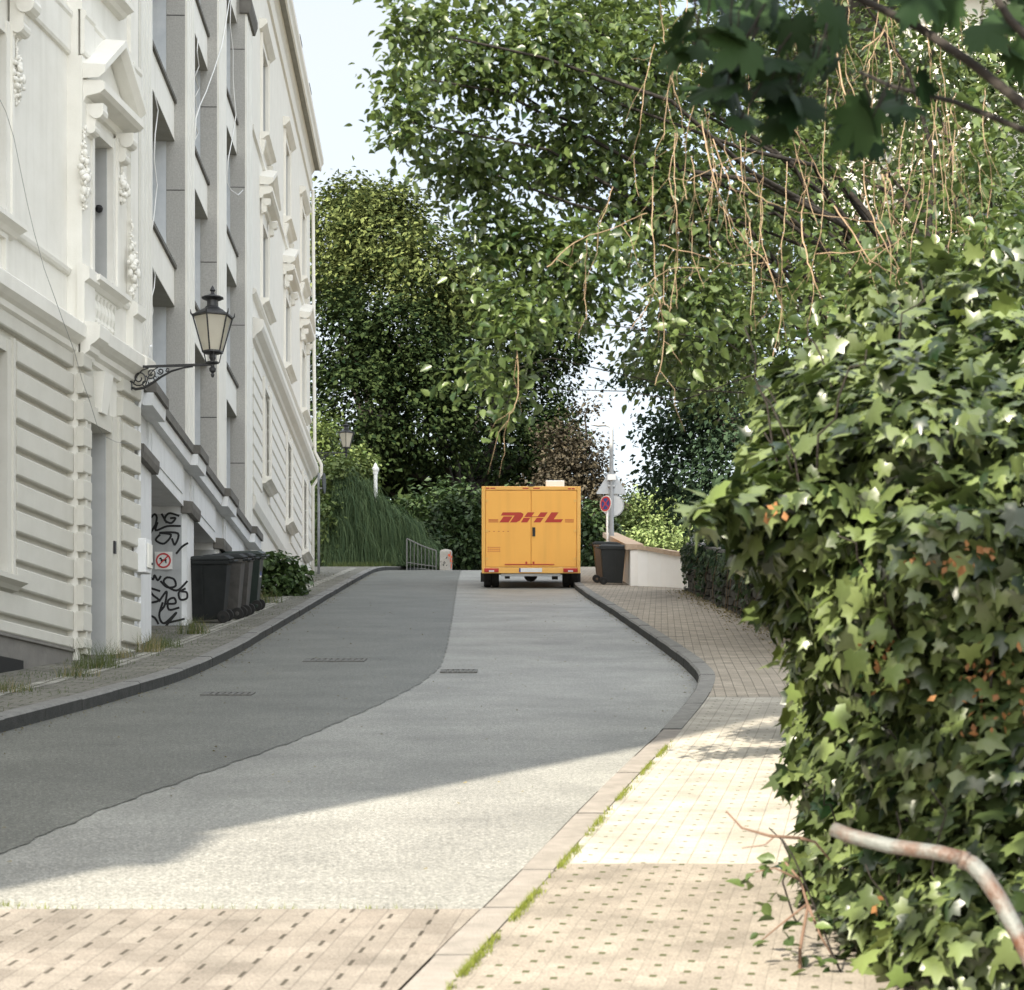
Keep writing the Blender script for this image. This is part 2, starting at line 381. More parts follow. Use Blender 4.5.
T_MAPLE = ([(x, y, -.10*abs(x)-.12*y*y) for x, y in _mp]+[(0, .28, .03)], [(i, (i+1) % len(_mp), len(_mp)) for i in range(len(_mp))])

def rdir(n, up=0.0):
    v = RNG.normal(size=(n, 3)); v /= np.linalg.norm(v, axis=1, keepdims=True); v[:, 2] += up
    return v
def blob_leaves(blobs, size, clump_r=.35, per_clump=26, droop=.5, upn=.9, shell=.55, flat=.6):
    """blobs: (centre, (rx,ry,rz), leaf count) -> centres, normals, tips, sizes: leaves in clumps through each blob's outer volume"""
    Cs, Ns, Ts = [], [], []
    for c, r, n in blobs:
        c = np.array(c); r = np.array(r); k = max(1, int(n/per_clump))
        d = RNG.normal(size=(k, 3)); d /= np.linalg.norm(d, axis=1, keepdims=True)
        rad = (shell+(1-shell)*RNG.random((k, 1)))*(.82+.36*RNG.random((k, 1)))
        cc = c+d*rad*r
        g = RNG.normal(size=(k*per_clump, 3))*clump_r*np.array([1, 1, flat])*.6
        base = np.repeat(cc, per_clump, 0); od = np.repeat(d, per_clump, 0)
        Cs.append(base+g)
        nn = RNG.normal(size=g.shape)*.55+od*.5; nn[:, 2] += upn
        Ns.append(nn)
        tt = od*.6+RNG.normal(size=g.shape)*.6; tt[:, 2] -= droop
        Ts.append(tt)
    C = np.concatenate(Cs); 
    return C, np.concatenate(Ns), np.concatenate(Ts), size*(.65+.7*RNG.random(len(C)))
def limb(mb, a, b, r0, r1, sag=0.0, n=6, seg=6, wob=.08):
    a = Vector(a); b = Vector(b); L = (b-a).length; pts = []; rs = []
    for i in range(seg+1):
        t = i/seg; p = a.lerp(b, t); p.z += sag*4*t*(1-t)
        if 0 < i < seg: p += Vector((random.uniform(-1, 1), random.uniform(-1, 1), random.uniform(-1, 1)))*wob*L/seg
        pts.append(p); rs.append(r0+(r1-r0)*t)
    mb.tube(pts, rs, n); return pts
def tree(name, label, base, fork, r0, blobs, size, leaf, bark='bark', cat='tree', tmpl=T_DIA, group=None, lf=(.42, .07), **kw):
    root = thing(name, label, cat, base, group=group)
    b0 = Vector(base); mb = MB(); fk = Vector(fork)-b0
    limb(mb, (0, 0, -.3), fk, r0, r0*.7, n=10, seg=6, wob=.15)
    for c, r, n in blobs:
        lw = .35 if c[2] < fork[2]+.5 else 1.0
        limb(mb, fk*(.75+.25*random.random()), Vector(c)-b0, r0*lf[0]*lw, r0*lf[1]*lw, sag=.3, n=6, seg=6, wob=.25)
    mb.build('trunk', bark, root, smooth=True)
    bl = [(tuple(Vector(c)-b0), r, n) for c, r, n in blobs]
    leaf_mesh('crown', *blob_leaves(bl, size, **kw), *tmpl, leaf, root)
    return root
def pb(px, py, d, rx, ry, n, rd=None):     # a crown lobe measured in the photo, at its own distance
    a = rx/F*d; b = ry/F*d
    return (tuple(P(px, py, d)), (a, rd if rd else (a+b)/2, b), n)
# ------------------------------------------------------------------ ground, road, kerbs, pavements
def interp(tab):
    def f(d):
        if d <= tab[0][0]: return tab[0][1]
        for (a, x), (b, y) in zip(tab, tab[1:]):
            if d <= b:
                t = (d-a)/(b-a); return x+(y-x)*t
        return tab[-1][1]
    return f
def smooth(f, w=1.6):
    return lambda d: (f(d-w)+2*f(d-w/2)+3*f(d)+2*f(d+w/2)+f(d+w))/9
LK = smooth(interp([(-12, -5.6), (8, -4.75), (16.95, -4.07), (18.3, -3.88), (20.25, -3.72), (22.55, -3.52), (26.85, -3.5), (31.6, -3.59), (36.9, -3.68), (46.5, -3.86), (57.25, -4.03), (63, -4.1), (66.5, -3.9), (70, -3.2), (74, -1.9), (80, 1)]))
RK = smooth(interp([(-12, -3.6), (7.45, -.39), (8.2, -.28), (8.8, -.17), (10.05, .04), (12.5, .42), (15.8, .97), (19.7, 1.66), (22.25, 1.97), (25.4, 2.02), (31.6, 1.91), (38, 1.76), (44.9, 1.56), (50.6, 1.46), (60, 1.46), (80, 1.4)]), 1.2)
KW = .17
HR = interp([(-12, .012), (16.5, .012), (21.5, .12), (80, .12)])      # dropped kerb near the camera, full height farther up
HL = lambda d: .12
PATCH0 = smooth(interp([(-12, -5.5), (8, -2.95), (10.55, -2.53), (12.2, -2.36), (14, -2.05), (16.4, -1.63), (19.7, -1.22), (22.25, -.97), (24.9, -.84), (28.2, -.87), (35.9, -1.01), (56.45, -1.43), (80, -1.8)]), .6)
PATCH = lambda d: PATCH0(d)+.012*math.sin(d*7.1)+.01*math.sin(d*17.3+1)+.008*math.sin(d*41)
RB = interp([(-12, 0.2), (7.45, 2.3), (10.75, 2.7), (18.1, 3.4), (24, 3.9), (46.4, 3.95), (46.6, 5.2), (62, 4.6), (80, 4.4)])
def strip(name, fa, fb, d0, d1, off, m, step=.4, nx=3):
    mb = MB(); k = int((d1-d0)/step)+1
    for i in range(k+1):
        d = d0+(d1-d0)*i/k; a, b = fa(d), fb(d)
        for j in range(nx+1): mb.v.append((a+(b-a)*j/nx, d, zg(d)+(off(d) if callable(off) else off)))
    for i in range(k):
        for j in range(nx):
            q = i*(nx+1)+j; mb.f.append((q, q+1, q+nx+2, q+nx+1))
    o = mb.build(name, m, smooth=True); return structure(o)
# terrain sheet to the horizon
mb = MB()
xs = [-900, -400, -150, -60, -25, -12, -6, -2, 2, 4.3, 6, 12, 25, 60, 150, 400, 900]
ys = list(range(-40, 100, 2))+[100, 110, 130, 170, 250, 400, 700, 1200]
for y in ys:
    for x in xs: mb.v.append((x, y, zg(y)-.035))
for i in range(len(ys)-1):
    for j in range(len(xs)-1):
        q = i*len(xs)+j; mb.f.append((q, q+1, q+1+len(xs), q+len(xs)))
structure(mb.build('ground', 'earth', smooth=True))
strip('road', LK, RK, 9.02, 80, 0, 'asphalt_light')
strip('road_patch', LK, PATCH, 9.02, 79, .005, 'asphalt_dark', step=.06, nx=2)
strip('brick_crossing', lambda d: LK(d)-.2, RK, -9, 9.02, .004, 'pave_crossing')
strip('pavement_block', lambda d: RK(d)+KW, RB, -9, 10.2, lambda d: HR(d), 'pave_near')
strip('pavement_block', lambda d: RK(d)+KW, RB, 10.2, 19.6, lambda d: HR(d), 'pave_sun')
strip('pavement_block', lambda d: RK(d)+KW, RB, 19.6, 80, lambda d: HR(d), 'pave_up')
strip('pavement', lambda d: -6.2-.0*d, lambda d: LK(d)-KW, 8, 66, HL, 'pave_left')
PS = smooth(interp([(12, -5.2), (19, -4.72), (22, -4.42), (28, -4.33), (33, -4.3), (46, -4.55), (64, -4.72)]))
strip('paving_setts', lambda d: PS(d)-.12, lambda d: PS(d)+.10, 14, 64, lambda d: HL(d)+.004, 'pale_setts', nx=1)
# kerbs: a row of stones
def kerb(name, f, side, d0, d1, h, m, ln=1.0):
    mb = MB(); d = d0
    while d < d1:
        e = min(d+ln-.008, d1); rings = []
        jx = random.uniform(-.006, .006); jz = random.uniform(-.004, .004)
        for k in range(5):
            y = d+(e-d)*k/4; x = f(y)+jx; z = zg(y); t = h(y)+jz+.004; w = KW*side
            rings.append([(x, y, z-.15), (x, y, z+t-.02), (x+.02*side, y, z+t), (x+w, y, z+t), (x+w, y, z-.15)])
        mb.loft(rings); d += ln
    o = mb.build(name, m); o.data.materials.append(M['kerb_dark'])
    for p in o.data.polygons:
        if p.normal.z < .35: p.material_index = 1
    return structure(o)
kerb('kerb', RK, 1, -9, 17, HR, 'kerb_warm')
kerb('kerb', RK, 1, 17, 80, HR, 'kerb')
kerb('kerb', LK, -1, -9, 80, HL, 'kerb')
# iron covers and gratings let into the asphalt
def cover(px, py, w, l, label, n):
    x, d = gnd(px, py); t = thing('drain_cover', label, 'drain cover', (x, d, zg(d)+.006), rot=(math.atan(_slope(d)), 0, 0), group='iron covers in the road')
    f = MB(); e = .035
    f.box(-w/2, w/2, -l/2, -l/2+e, 0, .012); f.box(-w/2, w/2, l/2-e, l/2, 0, .012)
    f.box(-w/2, -w/2+e, -l/2+e, l/2-e, 0, .012); f.box(w/2-e, w/2, -l/2+e, l/2-e, 0, .012)
    f.build('frame', 'iron_cover', t)
    g = MB(); s = (w-2*e)/n
    for i in range(n): g.box(-w/2+e+i*s, -w/2+e+(i+.6)*s, -l/2+e, l/2-e, .001, .009)
    g.build('grating', 'iron_cover', t)
    return t
cover(335, 661, .75, .5, 'iron cover let into the dark asphalt left of the road seam', 9)
cover(459, 672, .42, .42, 'iron grating in the pale asphalt just right of the road seam', 6)
cover(228, 695, .5, .35, 'small iron cover in the dark asphalt nearest the left kerb', 7)

# ------------------------------------------------------------------ facades
class Plane:
    def __init__(s, x0, y0, sl):
        L = math.hypot(sl, 1); s.p = (x0, y0); s.d = (sl/L, 1/L); s.n = (1/L, -sl/L); s.rot = math.atan2(1, sl)
    def u(s, px, n=0):
        r = (px-512)/F; x0 = s.p[0]+s.n[0]*n; y0 = s.p[1]+s.n[1]*n
        return (r*y0-x0)/(s.d[0]-r*s.d[1])
    def depth(s, px, n=0): return s.p[1]+s.n[1]*n+s.d[1]*s.u(px, n)
    def z(s, px, py, n=0): return zat(py, s.depth(px, n))
    def uz(s, px, py, n=0): return s.u(px, n), s.z(px, py, n)
    def world(s, u, n, z): return Vector((s.p[0]+s.d[0]*u+s.n[0]*n, s.p[1]+s.d[1]*u+s.n[1]*n, z))
def wall_sheet(mb, u0, u1, z0, z1, n, openings, depth, zx=()):
    us = sorted({u0, u1, *[v for o in openings for v in o[:2]]}); zs = sorted({z0, z1, *zx, *[v for o in openings for v in o[2:4]]})
    us = [u for u in us if u0 <= u <= u1]; zs = [z for z in zs if z0 <= z <= z1]
    for a, b in zip(us, us[1:]):
        for c, e in zip(zs, zs[1:]):
            um, zm = (a+b)/2, (c+e)/2
            if any(o[0] < um < o[1] and o[2] < zm < o[3] for o in openings): continue
            mb.quad((a, -n, c), (b, -n, c), (b, -n, e), (a, -n, e))
    for a, b, c, e in [o[:4] for o in openings]:
        y0, y1 = -n, -n+depth
        mb.quad((a, y0, c), (a, y1, c), (a, y1, e), (a, y0, e)); mb.quad((b, y0, c), (b, y0, e), (b, y1, e), (b, y1, c))
        mb.quad((a, y0, c), (b, y0, c), (b, y1, c), (a, y1, c)); mb.quad((a, y0, e), (a, y1, e), (b, y1, e), (b, y0, e))
def window(parent, a, b, c, e, y, bars=1, pane='glass', cross=.68):
    t = .06; f = MB()
    f.box(a, a+t, y-.03, y+.03, c, e); f.box(b-t, b, y-.03, y+.03, c, e)
    f.box(a+t, b-t, y-.03, y+.03, c, c+t); f.box(a+t, b-t, y-.03, y+.03, e-t, e)
    zc = c+(e-c)*cross
    if cross: f.box(a+t, b-t, y-.03, y+.03, zc-.03, zc+.03)
    if bars: 
        um = (a+b)/2; f.box(um-.035, um+.035, y-.035, y+.032, c+t, (zc-.03) if cross else e-t)
    w = f.build('window', 'sash', parent)
    g = MB(); g.quad((a+t/2, y+.01, c+t/2), (b-t/2, y+.01, c+t/2), (b-t/2, y+.01, e-t/2), (a+t/2, y+.01, e-t/2)); g.build('pane', pane, w)
    return w
def scroll(mb, u, z, n, s=1.0):            # a console: stepped scroll bracket
    prof = [(0, 0), (.05, .02), (.11, .08), (.15, .17), (.16, .25), (.22, .29), (.26, .36), (.26, .45), (0, .45)]
    mb.profile(u-.08*s, u+.08*s, [(n+a*s, z+(b-.45)*s) for a, b in prof])
    for q, (a, b, r) in enumerate([(.17, -.11, .10), (.09, -.34, .07)]):
        mb.loft([[(u+o*s, -(n+(a+r*math.cos(t*math.pi/6))*s), z+(b+r*math.sin(t*math.pi/6))*s) for t in range(12)] for o in (-.10, .10)])
def festoon(mb, u, z, n, h):
    rnd = random.Random(int(u*100+z*10))
    k = 40
    for i in range(k):
        t = i/(k-1); w = .13*math.sin(math.pi*min(1, t*1.15+.04))
        for _ in range(2 if w > .05 else 1):
            mb.ball((u+rnd.uniform(-w, w)*.8, -(n+.01+rnd.uniform(0, .03+w*.3)), z+h*t), .014+.028*rnd.random()*(w/.13+.3), 6, rnd.uniform(.7, 1.6))

def part(name, m, parent, fn, *a, smooth=False, **k):
    mb = MB(); fn(mb, *a, **k); return mb.build(name, m, parent, smooth=smooth)
WP = 'white_paint'
# ---- building A: white stucco house at the left edge
A = Plane(-5.4, 22.5, .155)
a_root = thing('stucco_house', 'white stucco house at the left edge with horizontal rustication and a pedimented window', 'house', (*A.p, 0), A.rot)
NB = .13                                   # projecting bay
uB0 = A.u(67); uE = A.u(134.5, NB)
ZP, ZC0, ZC1, ZS, ZF, ZR = 3.66, 7.06, 7.38, 7.97, 10.5, 18.4
U0 = -24.5
# openings
gw = (A.u(-30), A.u(3), zat(576, 22.6), zat(352, 22.6))
uw0 = A.u(-40); uw1 = A.u(2); uw = (uw0, uw1, 8.05, 10.02)
dr = (A.u(87, NB), A.u(108.5, NB), 3.3, zat(426, A.depth(95, NB)))
bw = (A.u(91, NB), A.u(109.5, NB), 8.02, 9.74)
tw = (A.u(96, NB), A.u(113, NB), 11.55, 13.3)
tw0 = (uw0, uw1, 11.55, 13.3)
extra = [(u, u+1.05) for u in (-5.2, -9.2, -13.2, -17.2, -21.2)]
exop = [(a, b, c, e) for a, b in extra for c, e in ((gw[2], gw[3]), (8.05, 10.02), (11.55, 13.3))]
mb = MB()
wall_sheet(mb, U0, uB0, -.5, ZR, 0, [gw, uw, tw0]+exop, .30, [7.0])
wall_sheet(mb, uB0, uE, 1.0, ZR, NB, [dr, bw, tw], .38, [7.0])
mb.quad((uB0, 0, 1), (uB0, -NB, 1), (uB0, -NB, ZR), (uB0, 0, ZR))
mb.quad((uE, -NB, 1), (uE, 9, 1), (uE, 9, ZR), (uE, -NB, ZR)); mb.quad((U0, 0, -.5), (U0, 0, ZR), (U0, 9, ZR), (U0, 9, -.5))
mb.quad((U0, 9, -.5), (U0, 9, ZR), (uE, 9, ZR), (uE, 9, 1)); mb.quad((U0, 0, ZR), (uE, -NB, ZR), (uE, 9, ZR), (U0, 9, ZR))
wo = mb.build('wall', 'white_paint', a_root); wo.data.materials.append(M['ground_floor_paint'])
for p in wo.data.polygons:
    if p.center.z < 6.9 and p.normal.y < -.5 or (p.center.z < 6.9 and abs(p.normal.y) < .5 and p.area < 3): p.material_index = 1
MB().box(U0-1.0, U0-.001, .02, 5, -.6, 11.2).build('shadow_step_block', 'white_paint', a_root)  # unseen block added to cast the step in the road shadow's edge
MB().box(U0-1.12, U0-.002, -.1, 5.1, 11.201, 11.34).build('shadow_step_cap', 'dark_cap', a_root)  # cap of the added shadow block
mb = MB(); mb.prism_x([(-.55, ZR), (-.55, ZR+.12), (4.5, ZR+.9), (9.4, ZR+.12), (9.4, ZR)], U0-.1, uE); mb.build('roof', 'dark_cap', a_root)
# rusticated courses
mb = MB()
def courses(u0, u1, n, op=None, k0=-1, k1=11, th=.085):
    g = .038
    for k in range(k0, k1):
        top = 6.86-.302*k-g if k >= 0 else ZC0-.0; bot = 6.86-.302*(k+1)+g
        bot = max(bot, ZP+.02)
        if top-bot < .06: continue
        prof = [(n-.002, bot), (n+th-.012, bot), (n+th, bot+.014), (n+th, top-.012), (n+th-.012, top), (n-.002, top)]
        segs = [(u0, u1)]
        for o in (op or []):
            if bot < o[3]+.02 and top > o[2]-.02: segs = [q for a, b in segs for q in ((a, min(b, o[0]-.16)), (max(a, o[1]+.16), b))]
        for a, b in segs:
            if b-a > .03: mb.profile(a, b, prof)
courses(U0, uB0-.001, 0, [(o[0]-.02, o[1]+.02, o[2]-.15, o[3]+.1) for o in [gw]+[e for e in exop if e[2] < 5]])
courses(uB0-.04, A.u(85, NB), NB); courses(A.u(116.5, NB), uE, NB)
mb.build('rustication', 'ground_floor_paint', a_root)
mb = MB(); mb.profile(U0, uB0-.001, [(0.0, ZP-3.2), (.07, ZP-3.2), (.07, ZP-.03), (.10, ZP-.02), (.10, ZP+.01), (0, ZP+.03)])
mb.build('plinth', 'plinth_grey', a_root)
mb = MB(); mb.box(A.u(-16), A.u(16), -.085, -.04, 3.22, 3.42); mb.build('cellar_vent', 'ink', a_root)
# ground floor cornice, first floor belts
CP = [(0, ZC0-.06), (.05, ZC0-.05), (.06, ZC0), (.11, ZC0+.03), (.12, ZC0+.09), (.17, ZC0+.12), (.23, ZC0+.17), (.24, ZC0+.31), (.20, ZC0+.345), (0, ZC0+.38)]
def run(mb, prof):
    mb.profile(U0, uB0-.001, prof)
    mb.profile(uB0, uB0+.32, [(n+NB+.03, z) for n, z in prof]); mb.profile(uB0+.32, uE-.3, [(n+NB, z) for n, z in prof])
    mb.profile(uE-.3, uE+.02, [(n+NB+.03, z) for n, z in prof])
part('ground_floor_cornice', 'white_paint', a_root, run, CP)
part('sill_band', 'white_paint', a_root, run, [(0, ZS-.02), (.03, ZS-.015), (.05, ZS+.01), (.06, ZS+.05), (.03, ZS+.07), (0, ZS+.09)])
part('upper_band', 'white_paint', a_root, run, [(0, ZF-.02), (.035, ZF-.01), (.05, ZF+.02), (.05, ZF+.40), (.07, ZF+.43), (.07, ZF+.48), (0, ZF+.5)])
part('eaves_cornice', 'white_paint', a_root, run, [(0, ZR-1.1), (.2, ZR-.8), (.4, ZR-.7), (.5, ZR-.4), (.5, ZR-.1), (0, ZR-.02)])
# pilasters of the bay with pedestals
pil = [(uB0+.001, uB0+.30), (uE-.28, uE-.001)]
for a, b in pil:
    mb = MB()
    mb.profile(a, b, [(NB, ZS+.1), (NB+.05, ZS+.1), (NB+.05, ZF-.03), (NB, ZF-.03)])
    mb.profile(a-.03, b+.02, [(NB, ZC1+.01), (NB+.09, ZC1+.01), (NB+.09, ZS-.1), (NB+.15, ZS-.06), (NB+.15, ZS+.06), (NB+.06, ZS+.12), (NB, ZS+.12)])
    mb.profile(a, b, [(NB, ZF+.5), (NB+.05, ZF+.5), (NB+.05, ZR-1.2), (NB, ZR-1.2)])
    mb.build('pilaster', 'white_paint', a_root)
# window and door surrounds
def surround(mb, op, n, t=.14, p=.05, sill=True, base=None):
    a, b, c, e = op; c0 = base if base is not None else c
    mb.profile(a-t, a-.001, [(n-.001, c0), (n+p, c0), (n+p, e+t), (n-.001, e+t)]); mb.profile(b+.001, b+t, [(n-.001, c0), (n+p, c0), (n+p, e+t), (n-.001, e+t)])
    mb.profile(a-.001, b+.001, [(n-.001, e+.001), (n+p*.8, e+.001), (n+p*.8, e+t), (n-.001, e+t)])
    mb.profile(a-t-.03, a-t+.03, [(n-.001, c0), (n+p+.025, c0), (n+p+.025, e+t+.03), (n-.001, e+t+.03)]); mb.profile(b+t-.03, b+t+.03, [(n-.001, c0), (n+p+.025, c0), (n+p+.025, e+t+.03), (n-.001, e+t+.03)])
    if sill: mb.profile(a-t-.1, b+t+.1, [(n-.001, c-.16), (n+.07, c-.14), (n+.11, c-.10), (n+.19, c-.06), (n+.19, c-.005), (n-.001, c+.012)])
for op, n, t in ((gw, 0, .14), (uw, 0, .14), (tw0, 0, .14), (bw, NB, .12), (tw, NB, .12)): part('window_surround', 'ground_floor_paint' if op is gw else WP, a_root, surround, op, n, t)
part('door_surround', 'ground_floor_paint', a_root, surround, dr, NB, .2, .05, False, 3.62)
for op in exop: part('window_surround', WP, a_root, surround, op, 0)
def pediment(mb, uc, w, z, n, rise, over=.30):
    pr = [(n-.001, z-.05), (n+.05, z-.04), (n+.08, z+.02), (n+over-.05, z+.05), (n+over, z+.09), (n+over, z+.17), (n+over-.03, z+.19), (n-.001, z+.21)]
    mb.profile(uc-w, uc+w, pr)
    mb.loft([[(uc-w, -n-k, z+.212), (uc+w, -n-k, z+.212), (uc, -n-k, z+.21+rise)] for k in (0.002, .09)])
    for s in (-1, 1):
        L = w; 
        rings = []
        for t in (0, 1):
            u = uc+s*(w+.03)*(1-t); zz = z+.215+(rise+.02)*t
            rings.append([(u, -n+.001, zz), (u, -n-over+.06, zz), (u, -n-over-.02, zz+.06), (u, -n-over-.02, zz+.14), (u, -n+.001, zz+.18)])
        mb.loft(rings)
bc = (bw[0]+bw[1])/2
part('pediment', WP, a_root, pediment, bc, .70, 10.0, NB, .52)
part('pediment', WP, a_root, pediment, (uw[0]+uw[1])/2, 1.0, 10.55, 0, .55)
for u in (bw[0]-.22, bw[1]+.2): part('console', WP, a_root, scroll, u, 9.96, NB+.03, .85)
for u in (uw[0]-.22, uw[1]+.22): part('console', WP, a_root, scroll, u, 10.5, .03, 1.05)
for q in ((A.u(82, NB+.05), zat(222, A.depth(82)), NB+.05, .95), (A.u(130, NB+.05), zat(312, A.depth(130)), NB+.05, .98), (uw[1]+.22, 9.35, .05, .7), (bw[1]+.2, 9.15, NB+.06, .42)):
    part('festoon', WP, a_root, festoon, *q, smooth=True)
# parapet panels under the first floor windows, with balusters
mb = MB()
for a, b, n in ((uw[0], uw[1]+.05, 0), (bw[0]-.1, bw[1]+.1, NB)):
    mb = MB()
    for q in ((a, a+.06, 7.45, 7.9), (b-.06, b, 7.45, 7.9)): mb.profile(q[0], q[1], [(n-.001, q[2]), (n+.05, q[2]), (n+.05, q[3]), (n-.001, q[3])])
    for q in ((7.45, 7.50), (7.85, 7.9)): mb.profile(a+.06, b-.06, [(n-.001, q[0]), (n+.05, q[0]), (n+.05, q[1]), (n-.001, q[1])])
    pp_ = mb.build('parapet_panel', 'white_paint', a_root)
for i in range(6):
    mb = MB()
    u = bw[0]+.02+(bw[1]-bw[0]-.04)*i/5; mb.lathe([(.02, 0), (.045, .03), (.03, .08), (.055, .16), (.05, .22), (.025, .28), (.045, .34)], 8, (u, -NB-.02, 7.51)); mb.build('baluster', 'white_paint', pp_)
# keystone over the door and an overhanging slab
kc = (dr[0]+dr[1])/2
mb = MB(); mb.loft([[(kc-.10, -NB, dr[3]+.16), (kc+.10, -NB, dr[3]+.16), (kc+.10, -NB-.08, dr[3]+.16), (kc-.10, -NB-.08, dr[3]+.16)],
                    [(kc-.15, -NB, ZC0-.1), (kc+.15, -NB, ZC0-.1), (kc+.15, -NB-.14, ZC0-.1), (kc-.15, -NB-.14, ZC0-.1)]])
mb.build('keystone', 'white_paint', a_root)
d_o = MB().box(dr[0], dr[1], -NB+.34, -NB+.379, 3.4, dr[3]).build('door', 'door_paint', a_root)
mb = MB()
for k in range(2):
    um = dr[0]+(dr[1]-dr[0])*(.27+.46*k)
    for z0, z1 in ((4.0, 4.7), (4.85, 6.0)): mb.box(um-.13, um+.13, -NB+.325, -NB+.339, z0, z1)
mb.build('panel', 'door_paint', d_o)
MB().box(dr[1]-.12, dr[1]-.06, -NB+.28, -NB+.339, 4.45, 4.72).build('handle', 'black_iron', d_o)
MB().box(dr[1]+.02, dr[1]+.07, -NB-.075, -NB-.052, 4.9, 5.05).build('doorbell', 'black_iron', a_root)
MB().box(dr[0]-.1, dr[1]+.12, -NB-.12, -NB+.3, 3.3, 3.62).build('doorstep', 'plinth_grey', a_root)
for op, n in ((gw, 0), (uw, 0), (tw0, 0), (bw, NB), (tw, NB)):
    window(a_root, *op, -n+.26)
for op in (dr, bw, tw): MB().box(op[1]-.02, op[1]-.001, -NB+.03, -NB+.375, op[2], op[3]-.001).build('jamb_lining', 'lining', a_root)
for o in exop: window(a_root, *o, .2)
mb = MB(); mb.ball((bw[0]+.55, -NB+.10, 9.0), .05, 8); mb.build('window_ornament', 'ink', a_root)

# service cable hanging down the white house, conduit and meter box
def cable(label, pts, r=.009, m='ink', name='cable', group='loose cables on the facades'):
    o0 = Vector(pts[0]); t = MB().tube([Vector(p)-o0 for p in pts], r, 6).build(name, m, smooth=True); t.location = o0
    return tag(t, label, 'cable', group)
def apx(px, py, n): return A.world(*((lambda q: (q[0], n, q[1]))(A.uz(px, py, n))))
cable('thin dark cable looping down the white stucco wall left of the garland pilaster', [apx(x, y, .12) for x, y in ((-2, 96), (6, 112), (14, 138), (20, 168), (27, 202), (34, 232), (38, 246))]+
      [apx(x, y, .28) for x, y in ((44, 268), (52, 290), (62, 318), (74, 350), (82, 380), (90, 402), (97, 425), (104, 436), (116, 442), (132, 444))], .0035, 'cable_grey')
t = thing('meter_box', 'pale grey meter box on a conduit at the corner of the white house', 'meter box', tuple(A.world(uE+.03, NB+.02, zat(577, A.depth(134)))), A.rot)
mb = MB(); mb.box(-.14, .10, -.16, -.0, 0, .42); mb.build('housing', 'pale_paint', t, bevel=.01)
MB().box(-.10, .06, -.185, -.162, .06, .36).build('cover', 'white_paint', t, bevel=.008)
MB().ball((.02, -.19, .12), .016, 8).build('lock', 'black_iron', t)
mb = MB(); mb.tube([(0, -.03, .42), (0, -.03, 1.2), (.0, -.03, 2.05), (.03, -.06, 2.3), (.12, -.16, 2.45), (.14, -.12, 2.65), (-.06, -.2, 2.8)], .022, 8); mb.tube([(0, -.03, -1.25), (0, -.03, 0)], .022, 8)
mb.build('conduit', 'pale_paint', t, smooth=True)

# ---- building B: modern infill with deep recessed bays
B = Plane(-4.8, 27.0, -.02)
b_root = thing('infill_block', 'grey concrete block with deep recessed bays and white fins between the two stucco houses', 'building', (*B.p, 0), B.rot)
ZL, ZT = 7.36, 23.4
fins = [(B.u(138.5), B.u(150.5)), (B.u(185), B.u(193)), (B.u(217), B.u(225)), (B.u(245), B.u(251))]
uB_end = fins[3][1]
mb = MB(); mb.box(-.4, uB_end, .95, 9, 2.5, ZT); mb.build('core_wall', 'blue_render', b_root)
for a, b in fins:
    p = MB(); p.box(a, b, .0, .28, ZL, ZT); 
    zz = ZL+1.5
    pier = p.build('pier', 'aggregate', b_root)
    q = MB(); w = (b-a)
    for k in range(4): q.box(a+w*(k+.06)/4, a+w*(k+.80)/4, -.035, -.001, ZL+.02, ZT)
    q.box(a+.01, b-.01, -.012, -.0005, ZL+.02, ZT)
    q.build('fin_strip', 'white_paint', pier)
    q = MB(); q.box(a+.004, b-.004, .282, .949, ZL, ZT); q.build('inner_reveal', 'blue_render', pier)
    q = MB()
    for k in range(5): q.box(a-.003, a+.004, .004, .278, ZL+1.2+2.62*k, ZL+1.212+2.62*k)
    q.build('joint', 'ink', pier)
# spandrels, soffits, windows
levels = [(9.45, 10.0), (11.93, 12.48), (14.43, 14.98), (16.93, 17.48), (19.43, 19.98)]
for i in range(3):
    a, b = fins[i][1]+.002, fins[i+1][0]-.002
    for lo, hi in levels:
        q = MB(); q.box(a, b, .16, .946, lo, hi); sp = q.build('spandrel', 'white_paint', b_root)
        MB().box(a, b, .12, .24, hi+.001, hi+.06).build('cap', 'dark_cap', sp)
        MB().box(a, b, .155, .94, lo-.014, lo-.001).build('soffit', 'soffit', sp)
    for lo, hi in zip([ZL+.3]+[h+.06 for _, h in levels], [l-.02 for l, _ in levels]+[ZT-.4]):
        n = 3
        for k in range(n):
            wa = a+(b-a)*k/n+.02; wb = a+(b-a)*(k+1)/n-.02
            window(b_root, wa, wb, lo+.02, hi-.02, .90, 0, 'curtain_glass', .0)
# ledge above the ground storey, stepping round the piers
mb = MB(); md = MB()
ua, ub = -.4, uB_end
for a, b, n in [(ua, fins[0][0], .02)]+[(f[0]-.05, f[1]+.05, .14) for f in fins]+[(fins[i][1]+.05, fins[i+1][0]-.05, .04) for i in range(3)]:
    b = min(b, uB_end)
    md.profile(a, b, [(-.2, ZL-.13), (n+.10, ZL-.13), (n+.10, ZL+.0), (-.2, ZL+.02)])
    mb.profile(a, b, [(-.2, ZL-.30), (n+.05, ZL-.30), (n+.06, ZL-.135), (-.2, ZL-.135)])
md.build('ledge_cap', 'dark_cap', b_root); mb.build('ledge', 'pale_paint', b_root)
